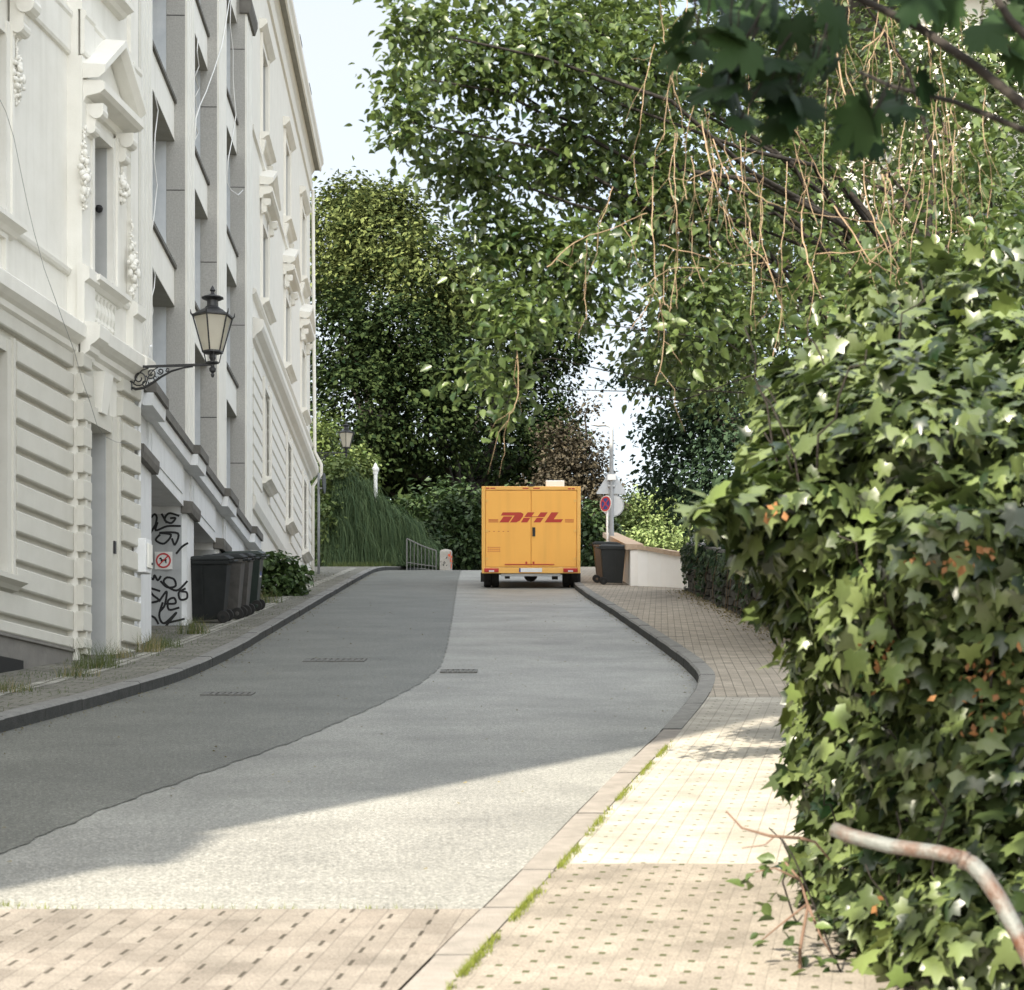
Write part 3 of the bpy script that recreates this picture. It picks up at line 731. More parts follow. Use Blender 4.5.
# ground storey: pale beams and deep pier walls
ZB0 = 6.45
mb = MB()
for i in range(3):
    a, b = fins[i][1]-.1, fins[i+1][0]+.1
    be = MB().box(a+.1, b-.1, .02, .5, ZB0, ZL-.302).build('beam', 'pale_paint', b_root)
    MB().box(a+.3, b-.3, .005, .018, ZB0+.16, ZL-.42).build('beam_panel', 'pale_paint', be)
lower = [(fins[0][0]-.3, fins[0][1]+.0), (fins[1][0]-.0, fins[1][1]), (fins[2][0], fins[2][1]), (fins[3][0]-.05, uB_end)]
for i, (a, b) in enumerate(lower):
    q = MB(); q.box(a, b, .05, .949, 2.8, ZL-.305); q.box(a+.06, b-.06, -.02, .049, 2.8, ZB0+.02)
    pier = q.build('lower_pier', 'pale_paint', b_root)
    q = MB(); q.profile(a-.02, b+.02, [(-.06, ZB0-.10), (.10, ZB0-.10), (.12, ZB0-.02), (.12, ZB0+.07), (-.06, ZB0+.09)]); q.build('pier_cap', 'dark_cap', pier)
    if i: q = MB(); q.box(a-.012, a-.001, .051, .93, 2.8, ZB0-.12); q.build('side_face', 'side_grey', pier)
# dark rear of the open ground storey
mb = MB(); mb.box(fins[0][1], uB_end, .93, .947, 2.8, ZL-.31); mb.build('rear_wall', 'plinth_grey', b_root)
mb = MB(); mb.profile(fins[3][0]-.06, uB_end+.03, [(-.1, 17.1), (.08, 17.1), (.13, 17.25), (.13, 17.36), (-.1, 17.4)]); mb.profile(-.4, uB_end, [(-.3, ZT), (.12, ZT), (.12, ZT+.25), (-.3, ZT+.25)]); mb.build('top_ledge', 'dark_cap', b_root)
# graffiti on the side face of the second lower pier (scrawled tags, modelled as thin paint strokes)
gd = B.depth(185); 
gu = fins[1][0]-.014
def gp(cx, cy):                            # crop pixel -> point on the pier's side face
    px, py = 130+cx*.2444, 420+cy*.2444
    w = B.world(gu, 0, 0); d = w.y
    n = (at(px, d)-w.x)
    return (gu, -n, zat(py, d))
strokes = [[(88, 398), (102, 386), (110, 400), (106, 425)], [(130, 385), (150, 420)], [(200, 392), (160, 382), (142, 408), (168, 422), (186, 402), (166, 402)],
 [(85, 462), (112, 420), (106, 452), (152, 435), (206, 434)], [(122, 470), (106, 492), (140, 506), (168, 470), (122, 462), (196, 464), (184, 510), (172, 486)],
 [(190, 546), (214, 518), (236, 504)], [(80, 640), (95, 652), (101, 636), (114, 656), (126, 640)], [(126, 660), (152, 684), (186, 680), (180, 652), (150, 645), (140, 668), (190, 698), (234, 660)],
 [(226, 690), (200, 706), (206, 734), (232, 730), (232, 706), (212, 702)], [(122, 700), (84, 690), (92, 714), (118, 738), (84, 748)], [(120, 742), (150, 702), (142, 758), (124, 782)],
 [(148, 752), (186, 750), (180, 728), (156, 740), (160, 776), (200, 768)], [(134, 748), (120, 800), (140, 832), (190, 788), (150, 840), (110, 892)], [(146, 832), (222, 814)], [(144, 846), (224, 850), (180, 900), (136, 960)],
 [(80, 800), (102, 810), (116, 834)], [(200, 912), (222, 930), (218, 950), (202, 925)]]
mb = MB()
for st in strokes:
    pts = [Vector(gp(*p)) for p in st]; sm = [pts[0]]
    for i in range(len(pts)-1):
        p0 = pts[max(i-1, 0)]; p1 = pts[i]; p2 = pts[i+1]; p3 = pts[min(i+2, len(pts)-1)]
        for k in range(1, 6):
            t = k/5; sm.append(.5*((2*p1)+(p2-p0)*t+(2*p0-5*p1+4*p2-p3)*t*t+(3*p1-p0-3*p2+p3)*t**3))
    w = .016
    for k in range(len(sm)-1):
        a, b = sm[k], sm[k+1]; dv = (b-a); pr = Vector((0, -dv.z, dv.y))
        if pr.length < 1e-5: continue
        pr = pr.normalized()*w; e = dv.normalized()*.008
        mb.quad(a-e+pr, b+e+pr, b+e-pr, a-e-pr)
for i in range(len(mb.v)): x, y, z = mb.v[i]; mb.v[i] = (x-.0006*(i//4 % 7), y, z)
mb.build('graffiti', 'ink', b_root)
q0 = Vector(gp(102, 612)); q1 = Vector(gp(174, 540))
sg = thing('prohibition_sign', 'small white no dogs sign with red ring on the graffiti covered pier', 'sign', tuple(B.world(gu-.01, -(q0.y+q1.y)/2, (q0.z+q1.z)/2)), B.rot)
w = abs(q1.y-q0.y)/2; h = (q1.z-q0.z)/2
mb = MB(); mb.box(-.012, -.002, -w, w, -h, h); mb.build('board', 'sign_white', sg)
def ring_x(mb, r0, r1, x0, x1, cy=0, cz=0, n=28):
    rr = []
    for j in range(n):
        t = 2*math.pi*j/n; c, s_ = math.cos(t), math.sin(t)
        rr.append([(x0, cy+r0*c, cz+r0*s_), (x0, cy+r1*c, cz+r1*s_), (x1, cy+r1*c, cz+r1*s_), (x1, cy+r0*c, cz+r0*s_)])
    rr.append(rr[0]); mb.loft(rr, cap=False)
ring = MB(); ring_x(ring, w*.68, w*.86, -.02, -.013)
for s_ in (1,):
    a = R(45); dx, dz = math.cos(a)*w*.7, math.sin(a)*w*.7; t_ = w*.07
    ring.loft([[(x, -s_*dx-t_*.7, dz-t_*.7), (x, -s_*dx+t_*.7, dz+t_*.7), (x, s_*dx+t_*.7, -dz+t_*.7), (x, s_*dx-t_*.7, -dz-t_*.7)] for x in (-.019, -.0125)])
ring.build('ring', 'sign_red', sg)
dog = MB(); k = w*.5
poly = [(-.75, .35), (-.5, .30), (.35, .28), (.42, .62), (.62, .70), (.98, .52), (.95, .36), (.66, .30), (.58, -.05), (.6, -.62), (.42, -.62), (.36, -.12), (-.4, -.12), (-.5, -.62), (-.7, -.62), (-.66, .1)]
dog.loft([[(x, p*k, q*k) for p, q in poly] for x in (-.0175, -.0122)]); dog.build('symbol', 'ink', sg)

# loose white cables looping from the recessed bays
def bpx(px, py, n): return B.world(*((lambda q: (q[0], n, q[1]))(B.uz(px, py, n))))
for lab, pts, n in [
    ('white cable hanging down the first recessed bay beside the widest fin', [(154, 92), (158, 110), (155, 135), (154, 160), (157, 185), (154, 215), (152, 230)], -.05),
    ('short looped white cable below the middle spandrel of the first recessed bay', [(151, 262), (155, 275), (154, 288), (151, 300), (153, 310), (150, 326)], -.05),
    ('wavy white cable hanging in the second recessed bay behind the fin', [(198, 38), (197, 52), (199, 66), (195, 76), (199, 88), (195, 97), (197, 110), (194, 122), (198, 133), (194, 142)], -.02),
    ('long white cable slung from the roof across the third fin to the second bay', [(230, -4), (226, 22), (222, 45), (214, 70), (206, 92), (200, 105), (196, 118), (195, 140)], .06),
    ('white cable dangling down the rightmost recessed bay to a loose end', [(231, -4), (230, 25), (233, 50), (233, 80), (236, 115), (232, 140), (228, 160), (227, 182), (231, 190), (238, 195), (243, 190)], .02)]:
    cable(lab, [bpx(x, y, n) for x, y in pts], .009, 'white_plastic')

# ---- building C: second stucco house up the hill
C_ = Plane(-5.1, 41.5, -.027)
c_root = thing('stucco_house', 'cream stucco house up the hill with deep eaves and pedimented upper windows', 'house', (*C_.p, 0), C_.rot)
cu = C_.u
u0c, u1c = cu(251.2), cu(310)
ZE = 19.8
cols = [(259.5, 268.2), (283.5, 290), (300.8, 305.5)]
rows = [(8.85, 10.75), (12.5, 14.15), (15.9, 17.8)]
ops = []
for i, (p, q) in enumerate(cols):
    b = cu(q, .03); a = b-1.35
    for j, (lo, hi) in enumerate(rows): ops.append((a, b, lo, hi))
mb = MB(); wall_sheet(mb, u0c, u1c, 4.0, ZE+1, 0, ops, .36)
mb.quad((u0c, 0, 4), (u0c, 9, 4), (u0c, 9, ZE+1), (u0c, 0, ZE+1)); mb.quad((u1c, 0, 4), (u1c, 0, ZE+1), (u1c, 9, ZE+1), (u1c, 9, 4)); mb.quad((u0c, 9, 4), (u1c, 9, 4), (u1c, 9, ZE+1), (u0c, 9, ZE+1))
mb.build('wall', 'cream_paint', c_root)
mb = MB(); ZG = 8.1
k = 0; z = ZG+.1
while z < 11.1:
    segs = [(u0c+.02, u1c-.0)]
    for o in sorted(ops):
        if o[2] < 11.2 and z+.28 > o[2]-.25 and z < o[3]+.1:
            ns = []
            for a, b in segs: ns += [(a, min(b, o[0]-.18)), (max(a, o[1]+.18), b)]
            segs = [s_ for s_ in ns if s_[1]-s_[0] > .05]
    for a, b in segs: mb.profile(a, b, [(-.001, z-.03), (.05, z), (.05, z+.25), (-.001, z+.27)])
    z += .325
mb.build('rustication', 'cream_paint', c_root)
mb = MB()
def crun(prof):
    mb = MB(); mb.profile(u0c+.015, u1c+.02, prof); mb.build('cornice', 'cream_paint', c_root)
crun([(0, ZG-.22), (.05, ZG-.2), (.10, ZG-.05), (.10, ZG+.02), (0, ZG+.05)])
crun([(0, 11.22), (.06, 11.25), (.09, 11.31), (.20, 11.39), (.24, 11.47), (.24, 11.6), (0, 11.66)])
crun([(0, 12.08), (.06, 12.11), (.10, 12.16), (.10, 12.2), (0, 12.24)])
crun([(0, 15.3), (.05, 15.33), (.05, 15.43), (0, 15.46)])
crun([(0, 19.2), (.05, 19.22), (.08, 19.4), (.05, 19.46), (.05, 19.65), (.14, 19.79), (0, 19.795)])
mb = MB(); mb.box(u0c-.1, u1c+.1, -.26, .3, ZE, ZE+.07); mb.build('eave_soffit', 'soffit', c_root)
mb = MB(); mb.profile(u0c-.1, u1c+.14, [(.262, ZE-.02), (.30, ZE), (.32, ZE+.12), (.37, ZE+.2), (.37, ZE+.34), (.25, ZE+.38), (.1, ZE+.38), (.1, ZE+.075), (.262, ZE+.075)]); mb.build('gutter', 'cream_paint', c_root)
mb = MB(); mb.prism_x([(-.3, ZE+.385), (.0, ZE+1.2), (4.5, ZE+3.6), (9.3, ZE+.385)], u0c-.05, u1c+.15); rf = mb.build('roof', 'dark_cap', c_root)
for k, uu in enumerate((u0c+3.2, u0c+6.8, u0c+10.6, u0c+14.0)):
    q = MB(); q.box(uu-.32, uu+.32, -.12, 1.4, ZE+.42, ZE+1.15); dm = q.build('dormer', 'white_paint', rf)
    q = MB(); q.prism_x([(-.22, ZE+1.152), (-.22, ZE+1.2), (1.5, ZE+1.4), (1.5, ZE+1.152)], uu-.38, uu+.38); q.build('dormer_roof', 'ink', dm)
    q = MB(); q.box(uu-.24, uu+.24, -.145, -.122, ZE+.55, ZE+1.05); q.build('pane', 'glass', dm)
for (a, b, lo, hi) in ops: part('window_surround', 'cream_paint', c_root, surround, (a, b, lo, hi), .0 if lo > 12 else .045, .13, .03)
for (a, b, lo, hi) in ops:
    uc = (a+b)/2
    if 12 < lo < 15:
        part('pediment', 'cream_paint', c_root, pediment, uc, .98, hi+.42, 0, .42, .26)
        for u in (a-.18, b+.18): part('console', 'cream_paint', c_root, scroll, u, hi+.38, .03, .7)
    elif lo > 15:
        MB().profile(a-.35, b+.35, [(-.001, hi+.16), (.05, hi+.18), (.16, hi+.28), (.16, hi+.36), (-.001, hi+.39)]).build('window_hood', 'cream_paint', c_root)
        for u in (a-.2, b+.2): MB().profile(u-.07, u+.07, [(-.001, lo-.55), (.05, lo-.5), (.12, lo-.18), (-.001, lo-.17)]).build('console', 'cream_paint', c_root)
mb = MB(); mb.tube([C_.world(u1c-.1, .08, z)-Vector((*C_.p, 0)) for z in ()] or [(u1c-.12, -.09, 7.6), (u1c-.12, -.09, 11.05), (u1c-.12, -.32, 11.4), (u1c-.12, -.32, 11.65), (u1c-.12, -.14, 12.0), (u1c-.12, -.09, 19.2)], .045, 8)
mb.build('downpipe', 'cream_paint', c_root, smooth=True)
for o in ops:
    window(c_root, *o, .28, 1, 'curtain_glass', .7); MB().box(o[1]-.02, o[1]-.001, .03, .355, o[2]+.001, o[3]-.001).build('jamb_lining', 'lining', c_root)
# ------------------------------------------------------------------ wall lanterns
def lantern(label, loc, rotz, sc):
    t = thing('wall_lantern', label, 'street lamp', loc, rotz, 'old lanterns on wall brackets'); t.scale = (sc,)*3
    L = 1.31; b = MB()
    b.box(0, .035, -.03, .03, -.20, .20)
    b.box(.035, L-.02, -.018, .018, .135, .17)
    b.tube([(.04, 0, -.16), (.10, 0, -.185), (.22, 0, -.17), (.36, 0, -.10), (.5, 0, -.01), (.66, 0, .07), (.85, 0, .115), (1.0, 0, .13)], [.02, .022, .022, .02, .018, .016, .014, .012], 8)
    def spiral(cx, cz, r, t0, turns, w=.011, sgn=1):
        b.tube([(cx+r*(1-.75*i/22)*math.cos(t0+sgn*turns*2*math.pi*i/22), 0, cz+r*(1-.75*i/22)*math.sin(t0+sgn*turns*2*math.pi*i/22)) for i in range(23)], w, 6)
    spiral(.155, -.02, .125, R(200), 1.5); spiral(.34, .045, .085, R(200), 1.4); spiral(.49, .075, .05, R(200), 1.3); spiral(.06, .09, .05, R(90), 1.2, .009, -1)
    spiral(.245, -.10, .06, R(20), 1.2, .010, -1); spiral(.41, -.02, .045, R(20), 1.1, .009, -1); spiral(.60, .095, .033, R(200), 1.2, .008)
    b.tube([(.06, 0, -.10), (.12, 0, .02), (.2, 0, .10), (.3, 0, .13)], .01, 6); b.tube([(.25, 0, -.14), (.3, 0, 0), (.38, 0, .1), (.45, 0, .135)], .009, 6)
    b.build('bracket', 'black_iron', t)
    c = (L, 0, 0); f = MB()
    f.lathe([(.001, -.05), (.02, -.04), (.03, -.005), (.018, .02), (.05, .05), (.055, .09), (.03, .115), (.03, .15), (.10, .17), (.10, .185), (.03, .20)], 12, c)
    for j in range(4):
        a = j*math.pi/2+.4; f.tube([(L+.1*math.cos(a), .1*math.sin(a), .18), (L+.135*math.cos(a), .135*math.sin(a), .34)], .009, 6)
    f.lathe([(.03, .20), (.055, .25), (.05, .30), (.165, .325), (.165, .35), (.02, .352)], 6, c, R(30))
    pts = []
    for j in range(6):
        a = R(30)+j*math.pi/3; f.tube([(L+.155*math.cos(a), .155*math.sin(a), .345), (L+.305*math.cos(a), .305*math.sin(a), .865)], .012, 6)
        f.tube([(L+.30*math.cos(a), .30*math.sin(a), .865), (L+.335*math.cos(a), .335*math.sin(a), .90), (L+.34*math.cos(a), .34*math.sin(a), .955)], [.016, .012, .004], 6)
    f.lathe([(.27, .855), (.325, .865), (.325, .89), (.27, .895)], 6, c, R(30))
    f.build('frame', 'black_iron', t)
    g = MB(); g.lathe([(.145, .355), (.283, .86)], 6, c, R(30)); g.build('glass', 'milk_glass', t)
    h = MB(); h.lathe([(.30, .891), (.22, .95), (.12, 1.0), (.10, 1.03)], 6, c, R(30)); h.lathe([(.09, 1.02), (.085, 1.12), (.13, 1.13), (.17, 1.15), (.165, 1.165), (.07, 1.20), (.03, 1.22), (.025, 1.25), (.045, 1.27), (.03, 1.30), (.012, 1.335), (.001, 1.35)], 12, c)
    h.build('hood', 'black_iron', t, smooth=False)
    return t
la = A.world(uE-.36, NB+.06, A.z(129, 380, NB))
lantern('black iron lantern on scrolled bracket at the corner of the near white house', tuple(la), math.atan2(A.n[1], A.n[0]), .80)
lc = C_.world(u1c-.05, .03, C_.z(310, 457))
lantern('distant black lantern on the far corner of the cream house before dark trees', tuple(lc), math.atan2(C_.n[1], C_.n[0]), .74)

# ------------------------------------------------------------------ delivery van
SL = math.atan(.15)
VX, VD = at(531, 50.3), 50.3
van = thing('delivery_van', 'yellow orange box delivery van with red lettering stopped at the top of the road', 'van', (VX, VD, zg(VD)), rot=(SL, 0, 0))
W = 1.15
MB().box(-W, W, .04, 3.9, .50, 2.36).build('cargo_box', 'van_yellow', van, bevel=.02)
q = MB()                                                     # rear frame rails of the box
q.box(-W-.012, -W+.075, -.012, .06, .48, 2.38); q.box(W-.075, W+.012, -.012, .06, .48, 2.38); q.box(-W+.075, W-.075, -.012, .06, 2.29, 2.38); q.box(-W-.012, W+.012, -.012, .06, .355, .495)
q.build('rear_frame', 'van_trim', van, bevel=.012)
for s_ in (-1, 1):
    a, b = (-W+.085, -.006) if s_ < 0 else (.006, W-.085)
    dd = MB().box(a, b, -.004, .038, .505, 2.28).build('rear_door', 'van_yellow', van, bevel=.008)
    for z in (.7, 1.35, 2.05):
        x = a+.03 if s_ < 0 else b-.03; MB().box(x-.035, x+.035, -.018, -.0045, z-.03, z+.03).build('hinge', 'van_trim', dd)
h = MB(); h.box(.03, .10, -.028, -.0045, 1.22, 1.43); h.build('handle', 'chassis', van, bevel=.006)
h = MB(); h.box(-.62, .55, -.02, -.0045, .555, .575); h.box(-.13, -.09, -.026, -.0045, .58, .63); h.box(.04, .08, -.026, -.0045, .58, .63); h.build('locking_bar', 'van_red', van)
lg = MB(); k = 1.49/478
def lp(x, y): return ((x-461)*k, 1.66-(y-364.5)*k)
for poly in ([(248, 327), (384, 327), (404, 339), (399, 358), (376, 389), (350, 402), (302, 402), (337, 351), (233, 351)], [(222, 402), (254, 358), (322, 358), (291, 402)],
             [(435, 327), (487, 327), (465, 357), (511, 357), (533, 327), (586, 327), (561, 362), (409, 362)], [(405, 368), (456, 368), (432, 402), (384, 402)], [(504, 368), (556, 368), (531, 402), (479, 402)],
             [(614, 327), (668, 327), (632, 378), (702, 378), (686, 402), (563, 402)]):
    pp = [lp(*p) for p in poly]; lg.quad(*[(x, -.0075, z) for x, z in pp])
for x0, x1 in ((140, 214), (716, 782)):
    for yy in (379, 388, 397):
        lg.quad(*[(x, -.0075, z) for x, z in (lp(x0, yy), lp(x1, yy), lp(x1, yy+4), lp(x0, yy+4))])
lg.build('lettering', 'van_red', van)
mk = MB()                                                     # small unreadable red markings
for x0, x1, z in ((-1.06, -.98, 2.335), (-.95, -.84, 2.335), (.86, .93, 2.325), (.95, 1.02, 2.325), (-.2, -.06, 2.335), (.05, .2, 2.335)): mk.box(x0, x1, -.016, -.0125, z-.012, z+.012)
for i in range(3):
    for j in range(6): mk.box(-1.02+.052*j, -1.0+.052*j+.008, -.0075, -.0045, .86+.045*i, .88+.045*i)
for j in range(5): mk.box(-1.0+.11*j, -.96+.11*j, -.0075, -.0045, 1.33, 1.342)
mk.build('marking', 'van_red', van)
for s_ in (-1, 1):
    x = s_*.93
    tl = MB().box(x-.17, x+.17, -.04, -.013, .385, .475).build('tail_light', 'lamp_red', van, bevel=.008)
    MB().box(x-.06, x+.06, -.044, -.041, .39, .43).build('reversing_lens', 'lamp_clear', tl)
pl = MB().box(-.28, .26, -.03, -.013, .385, .48).build('licence_plate', 'sign_white', van)
MB().box(-.28, -.245, -.033, -.0305, .385, .48).build('country_band', 'sign_blue', pl)
MB().box(-.7, .7, .02, .10, .285, .35).build('bumper_bar', 'steel', van, bevel=.01)
q = MB(); q.box(-.5, -.38, .1, 5.4, .33, .48); q.box(.38, .5, .1, 5.4, .33, .48); q.box(-.8, .8, .75, .87, .30, .40); q.ball((0, .81, .30), .17, 12); q.box(-.62, -.5, .3, .6, .22, .36); q.box(.5, .64, .3, .55, .2, .36); q.build('chassis', 'chassis', van)
for s_ in (-1, 1):
    for y in (.85, 4.3):
        w = 0.36 if y < 2 else .22; x = s_*(.94 if y < 2 else .98)
        tyre = MB(); n = 28
        prof = [(-w/2, .20), (-w/2, .31), (-w/2+.03, .335), (w/2-.03, .335), (w/2, .31), (w/2, .20)]
        if y < 2: prof = [(-w/2, .20), (-w/2, .31), (-w/2+.03, .335), (-.02, .335), (-.012, .29), (.012, .29), (.02, .335), (w/2-.03, .335), (w/2, .31), (w/2, .20)]
        tyre.loft([[(x+o, y+r*math.cos(2*math.pi*j/n), .335+r*math.sin(2*math.pi*j/n)) for j in range(n)] for o, r in prof])
        wh = tyre.build('wheel', 'rubber', van, smooth=False)
        rim = MB(); rim.loft([[(x+s_*o, y+r*math.cos(2*math.pi*j/16), .335+r*math.sin(2*math.pi*j/16)) for j in range(16)] for o, r in ((.05, .19), (w/2-.03, .19), (w/2-.06, .12), (w/2+.004, .05))]); rim.build('rim', 'steel', wh)
cab = MB(); cab.prism_x([(3.95, .42), (5.75, .42), (5.85, .9), (5.6, 1.2), (5.05, 1.95), (4.7, 2.15), (3.95, 2.2)], -.95, .95); cb = cab.build('cab', 'van_yellow', van, bevel=.03)
ws = MB(); ws.quad((-.82, 5.62, 1.24), (.82, 5.62, 1.24), (.75, 5.12, 1.93), (-.75, 5.12, 1.93)); ws.build('windscreen', 'glass', cb)
for s_ in (-1, 1):
    q = MB(); q.box(s_*1.15-.07, s_*1.15+.07, 5.0, 5.06, 1.15, 1.45); q.tube([(s_*.95, 5.05, 1.3), (s_*1.1, 5.03, 1.3)], .02, 6); q.build('wing_mirror', 'white_plastic' if s_ < 0 else 'chassis', cb)
MB().box(.36, .80, .9, 1.5, 2.361, 2.53).build('roof_vent', 'white_plastic', van, bevel=.02)
q = MB(); q.box(-.06, .06, -.03, .03, 2.381, 2.42); q.build('marker_lamp', 'chassis', van)
for s_ in (-1, 1): MB().box(s_*W-.05, s_*W+.05, 1.0, 1.5, .12, .34).build('mudguard', 'chassis', van)

# ------------------------------------------------------------------ wheelie bins
def wheelie(label, x, d, yaw, m, sc=1.0, lidm=None, sticker=False, dz=.12):
    a = math.atan(_slope(d)); s_ = 1 if yaw > 0 else -1
    t = thing('wheelie_bin', label, 'wheelie bin', (x, d, zg(d)+dz+.004), rot=(0, -a*s_, yaw), group='wheelie bins on the pavements'); t.scale = (sc,)*3
    b = MB()
    b.loft([[(-.22, -.22, .06), (.22, -.22, .06), (.22, .27, .03), (-.22, .27, .03)], [(-.235, -.25, .25), (.235, -.25, .25), (.235, .29, .25), (-.235, .29, .25)],
            [(-.275, -.32, .93), (.275, -.32, .93), (.275, .345, .93), (-.275, .345, .93)], [(-.295, -.345, .94), (.295, -.345, .94), (.295, .365, .94), (-.295, .365, .94)], [(-.295, -.345, 1.0), (.295, -.345, 1.0), (.295, .365, 1.0), (-.295, .365, 1.0)]])
    bo = b.build('body', m, t, bevel=.018)
    r = MB()
    for sx in (-1, 1): r = MB(); r.loft([[(sx*.24, yy-.02, .3), (sx*.255, yy-.02, .3), (sx*.255, yy+.02, .3), (sx*.24, yy+.02, .3)] if k == 0 else [(sx*.27, yy-.03, .9), (sx*.292, yy-.03, .9), (sx*.292, yy+.03, .9), (sx*.27, yy+.03, .9)] for k in (0, 1) for yy in (.1,)]); r.build('rib', m, bo)
    pass
    l = MB(); l.loft([[(-.30, -.36, 1.002), (.30, -.36, 1.002), (.30, .40, 1.002), (-.30, .40, 1.002)], [(-.30, -.37, 1.03), (.30, -.37, 1.03), (.30, .40, 1.025), (-.30, .40, 1.025)], [(-.24, -.28, 1.075), (.24, -.28, 1.075), (.24, .30, 1.06), (-.24, .30, 1.06)]])
    l.build('lid', lidm or m, t, bevel=.012)
    h = MB(); h.tube([(-.24, -.33, .97), (-.24, -.42, .985), (.24, -.42, .985), (.24, -.33, .97)], .017, 8); h.build('handle', lidm or m, t)
    MB().tube([(-.25, -.24, .10), (.25, -.24, .10)], .012, 8).build('axle', 'steel', t)
    for sx in (-1, 1):
        w = MB(); n = 20; x0 = sx*.255
        w.loft([[(x0+o*sx, -.24+r_*math.cos(2*math.pi*j/n), .10+r_*math.sin(2*math.pi*j/n)) for j in range(n)] for o, r_ in ((-.025, .06), (-.025, .095), (-.01, .10), (.02, .10), (.03, .09), (.03, .06))])
        wo = w.build('wheel', 'rubber', t)
        hub = MB(); hub.loft([[(x0+o*sx, -.24+r_*math.cos(2*math.pi*j/12), .10+r_*math.sin(2*math.pi*j/12)) for j in range(12)] for o, r_ in ((.01, .055), (.026, .05), (.034, .02))]); hub.build('rim', m, wo)
    if sticker:
        st = MB(); st.box(-.12, .12, -.292, -.2885, .60, .85); st.build('sticker', 'sign_white', t).rotation_euler = (0, 0, 0)
        s2 = MB(); s2.box(-.09, .09, -.2965, -.2925, .63, .72); s2.build('print', 'sign_blue', t)
    return t
wheelie('black wheelie bin nearest the graffiti covered pier, largest in view', -4.64, 32.85, R(90), 'bin_black', .95)
wheelie('worn grey wheelie bin second in the row beside the graffiti pier', -4.56, 33.9, R(90), 'bin_worn', .95, lidm='bin_black')
wheelie('grey wheelie bin squeezed third in the row, before the green one', -4.54, 34.8, R(90), 'bin_worn', .95, lidm='bin_black')
wheelie('dark green wheelie bin with white and blue sticker beside the leafy shrub', -4.58, 36.6, R(90), 'bin_green', .95, sticker=True)
wheelie('dark grey wheelie bin standing against the end of the white garden wall', at(612, 49.6), 49.6, R(-90), 'bin_grey', .86)
wheelie('brown wheelie bin half hidden behind the dark grey one right of the van', at(605.5, 50.9), 50.9, R(-90), 'bin_brown', .90, 'bin_black')

# ------------------------------------------------------------------ garden wall, gate, stone wall
gw_t = thing('garden_wall', 'white rendered garden wall with brown brick coping right of the van', 'garden wall', (2.9, 49.0, zg(49)))
def wallpath(pts, th, name, m, parent, z0=None, z1=None):
    base = Vector((2.9, 49.0, zg(49))); rings = []
    for i, (x, y, b, t) in enumerate(pts):
        p0 = Vector(pts[max(i-1, 0)][:2]); p1 = Vector(pts[min(i+1, len(pts)-1)][:2]); dr_ = (p1-p0).normalized(); nn = Vector((-dr_.y, dr_.x))*th/2
        rings.append([(x+nn.x-base.x, y+nn.y-base.y, b-base.z), (x-nn.x-base.x, y-nn.y-base.y, b-base.z), (x-nn.x-base.x, y-nn.y-base.y, t-base.z), (x+nn.x-base.x, y+nn.y-base.y, t-base.z)])
    return MB().loft(rings).build(name, m, parent)
front = [(2.92, 48.6, 6.8, 7.98), (3.15, 48.45, 6.8, 7.93), (3.45, 48.1, 6.8, 7.83), (3.7, 47.65, 6.8, 7.72), (4.02, 47.0, 6.8, 7.6)]
wallpath(front, .22, 'wall', 'garden_white', gw_t)
wallpath([(2.82, 61, 8.7, 9.98), (2.82, 55, 7.8, 9.0), (2.82, 48.75, 6.8, 8.0)], .22, 'side_wall', 'garden_white', gw_t)
wallpath([(x, y, t+.002, t+.10) for x, y, b, t in front], .31, 'coping', 'coping', gw_t)
wallpath([(2.80, 61.1, 9.985, 10.12), (2.80, 55, 9.005, 9.14), (2.80, 48.72, 8.005, 8.13)], .40, 'coping', 'coping', gw_t)
gt = thing('garden_gate', 'white picket gate glimpsed between the white wall and the ivy covered trunk', 'gate', (4.05, 46.6, zg(46.6)+.1))
for i in range(7): MB().box(i*.11-.0, i*.11+.055, i*.16, i*.16+.03, .05, 1.15).build('picket', 'white_paint', gt)
for z in (.3, .95): MB().tube([(0, .035, z), (.66, 1.0, z)], .025, 6).build('rail', 'white_paint', gt)
MB().box(-.16, -.04, -.08, .04, -.1, 1.3).build('post', 'pole_grey', gt)
st = thing('stone_wall', 'low dark rubble stone wall with dry weeds along the right pavement', 'stone wall', (3.78, 24, zg(24)))
mb = MB(); rnd = random.Random(5)
for row in range(7):
    y = 0.0
    while y < 21.6:
        l = rnd.uniform(.16, .42); h = .147; d = 24+y; z = zg(d+l/2)-zg(24)+.05+row*h+rnd.uniform(-.012, .012)
        j = lambda: rnd.uniform(-.03, .03)
        o = [(-.02+j(), y+.01+j()), (-.02+j(), y+l-.01+j())]; x1 = .38; f_ = rnd.uniform(-.05, .05); s0 = .15*0
        rings = [[(o[0][0]+f_+.03, o[0][1], z+.02), (x1, y, z), (x1, y, z+h-.01), (o[0][0]+f_+.03, o[0][1], z+h-.025)],
                 [(o[0][0]+f_-.01, y+l*.3, z+.01), (x1, y+l*.3, z), (x1, y+l*.3, z+h-.01), (o[0][0]+f_-.01, y+l*.3, z+h-.015)],
                 [(o[1][0]+f_-.01, y+l*.7, z+.01), (x1, y+l*.7, z), (x1, y+l*.7, z+h-.01), (o[1][0]+f_-.01, y+l*.7, z+h-.015)],
                 [(o[1][0]+f_+.03, o[1][1], z+.02), (x1, y+l, z), (x1, y+l, z+h-.01), (o[1][0]+f_+.03, o[1][1], z+h-.025)]]
        mb.loft(rings); y += l+.012
mb.build('stone_course', 'stone_dark', st)
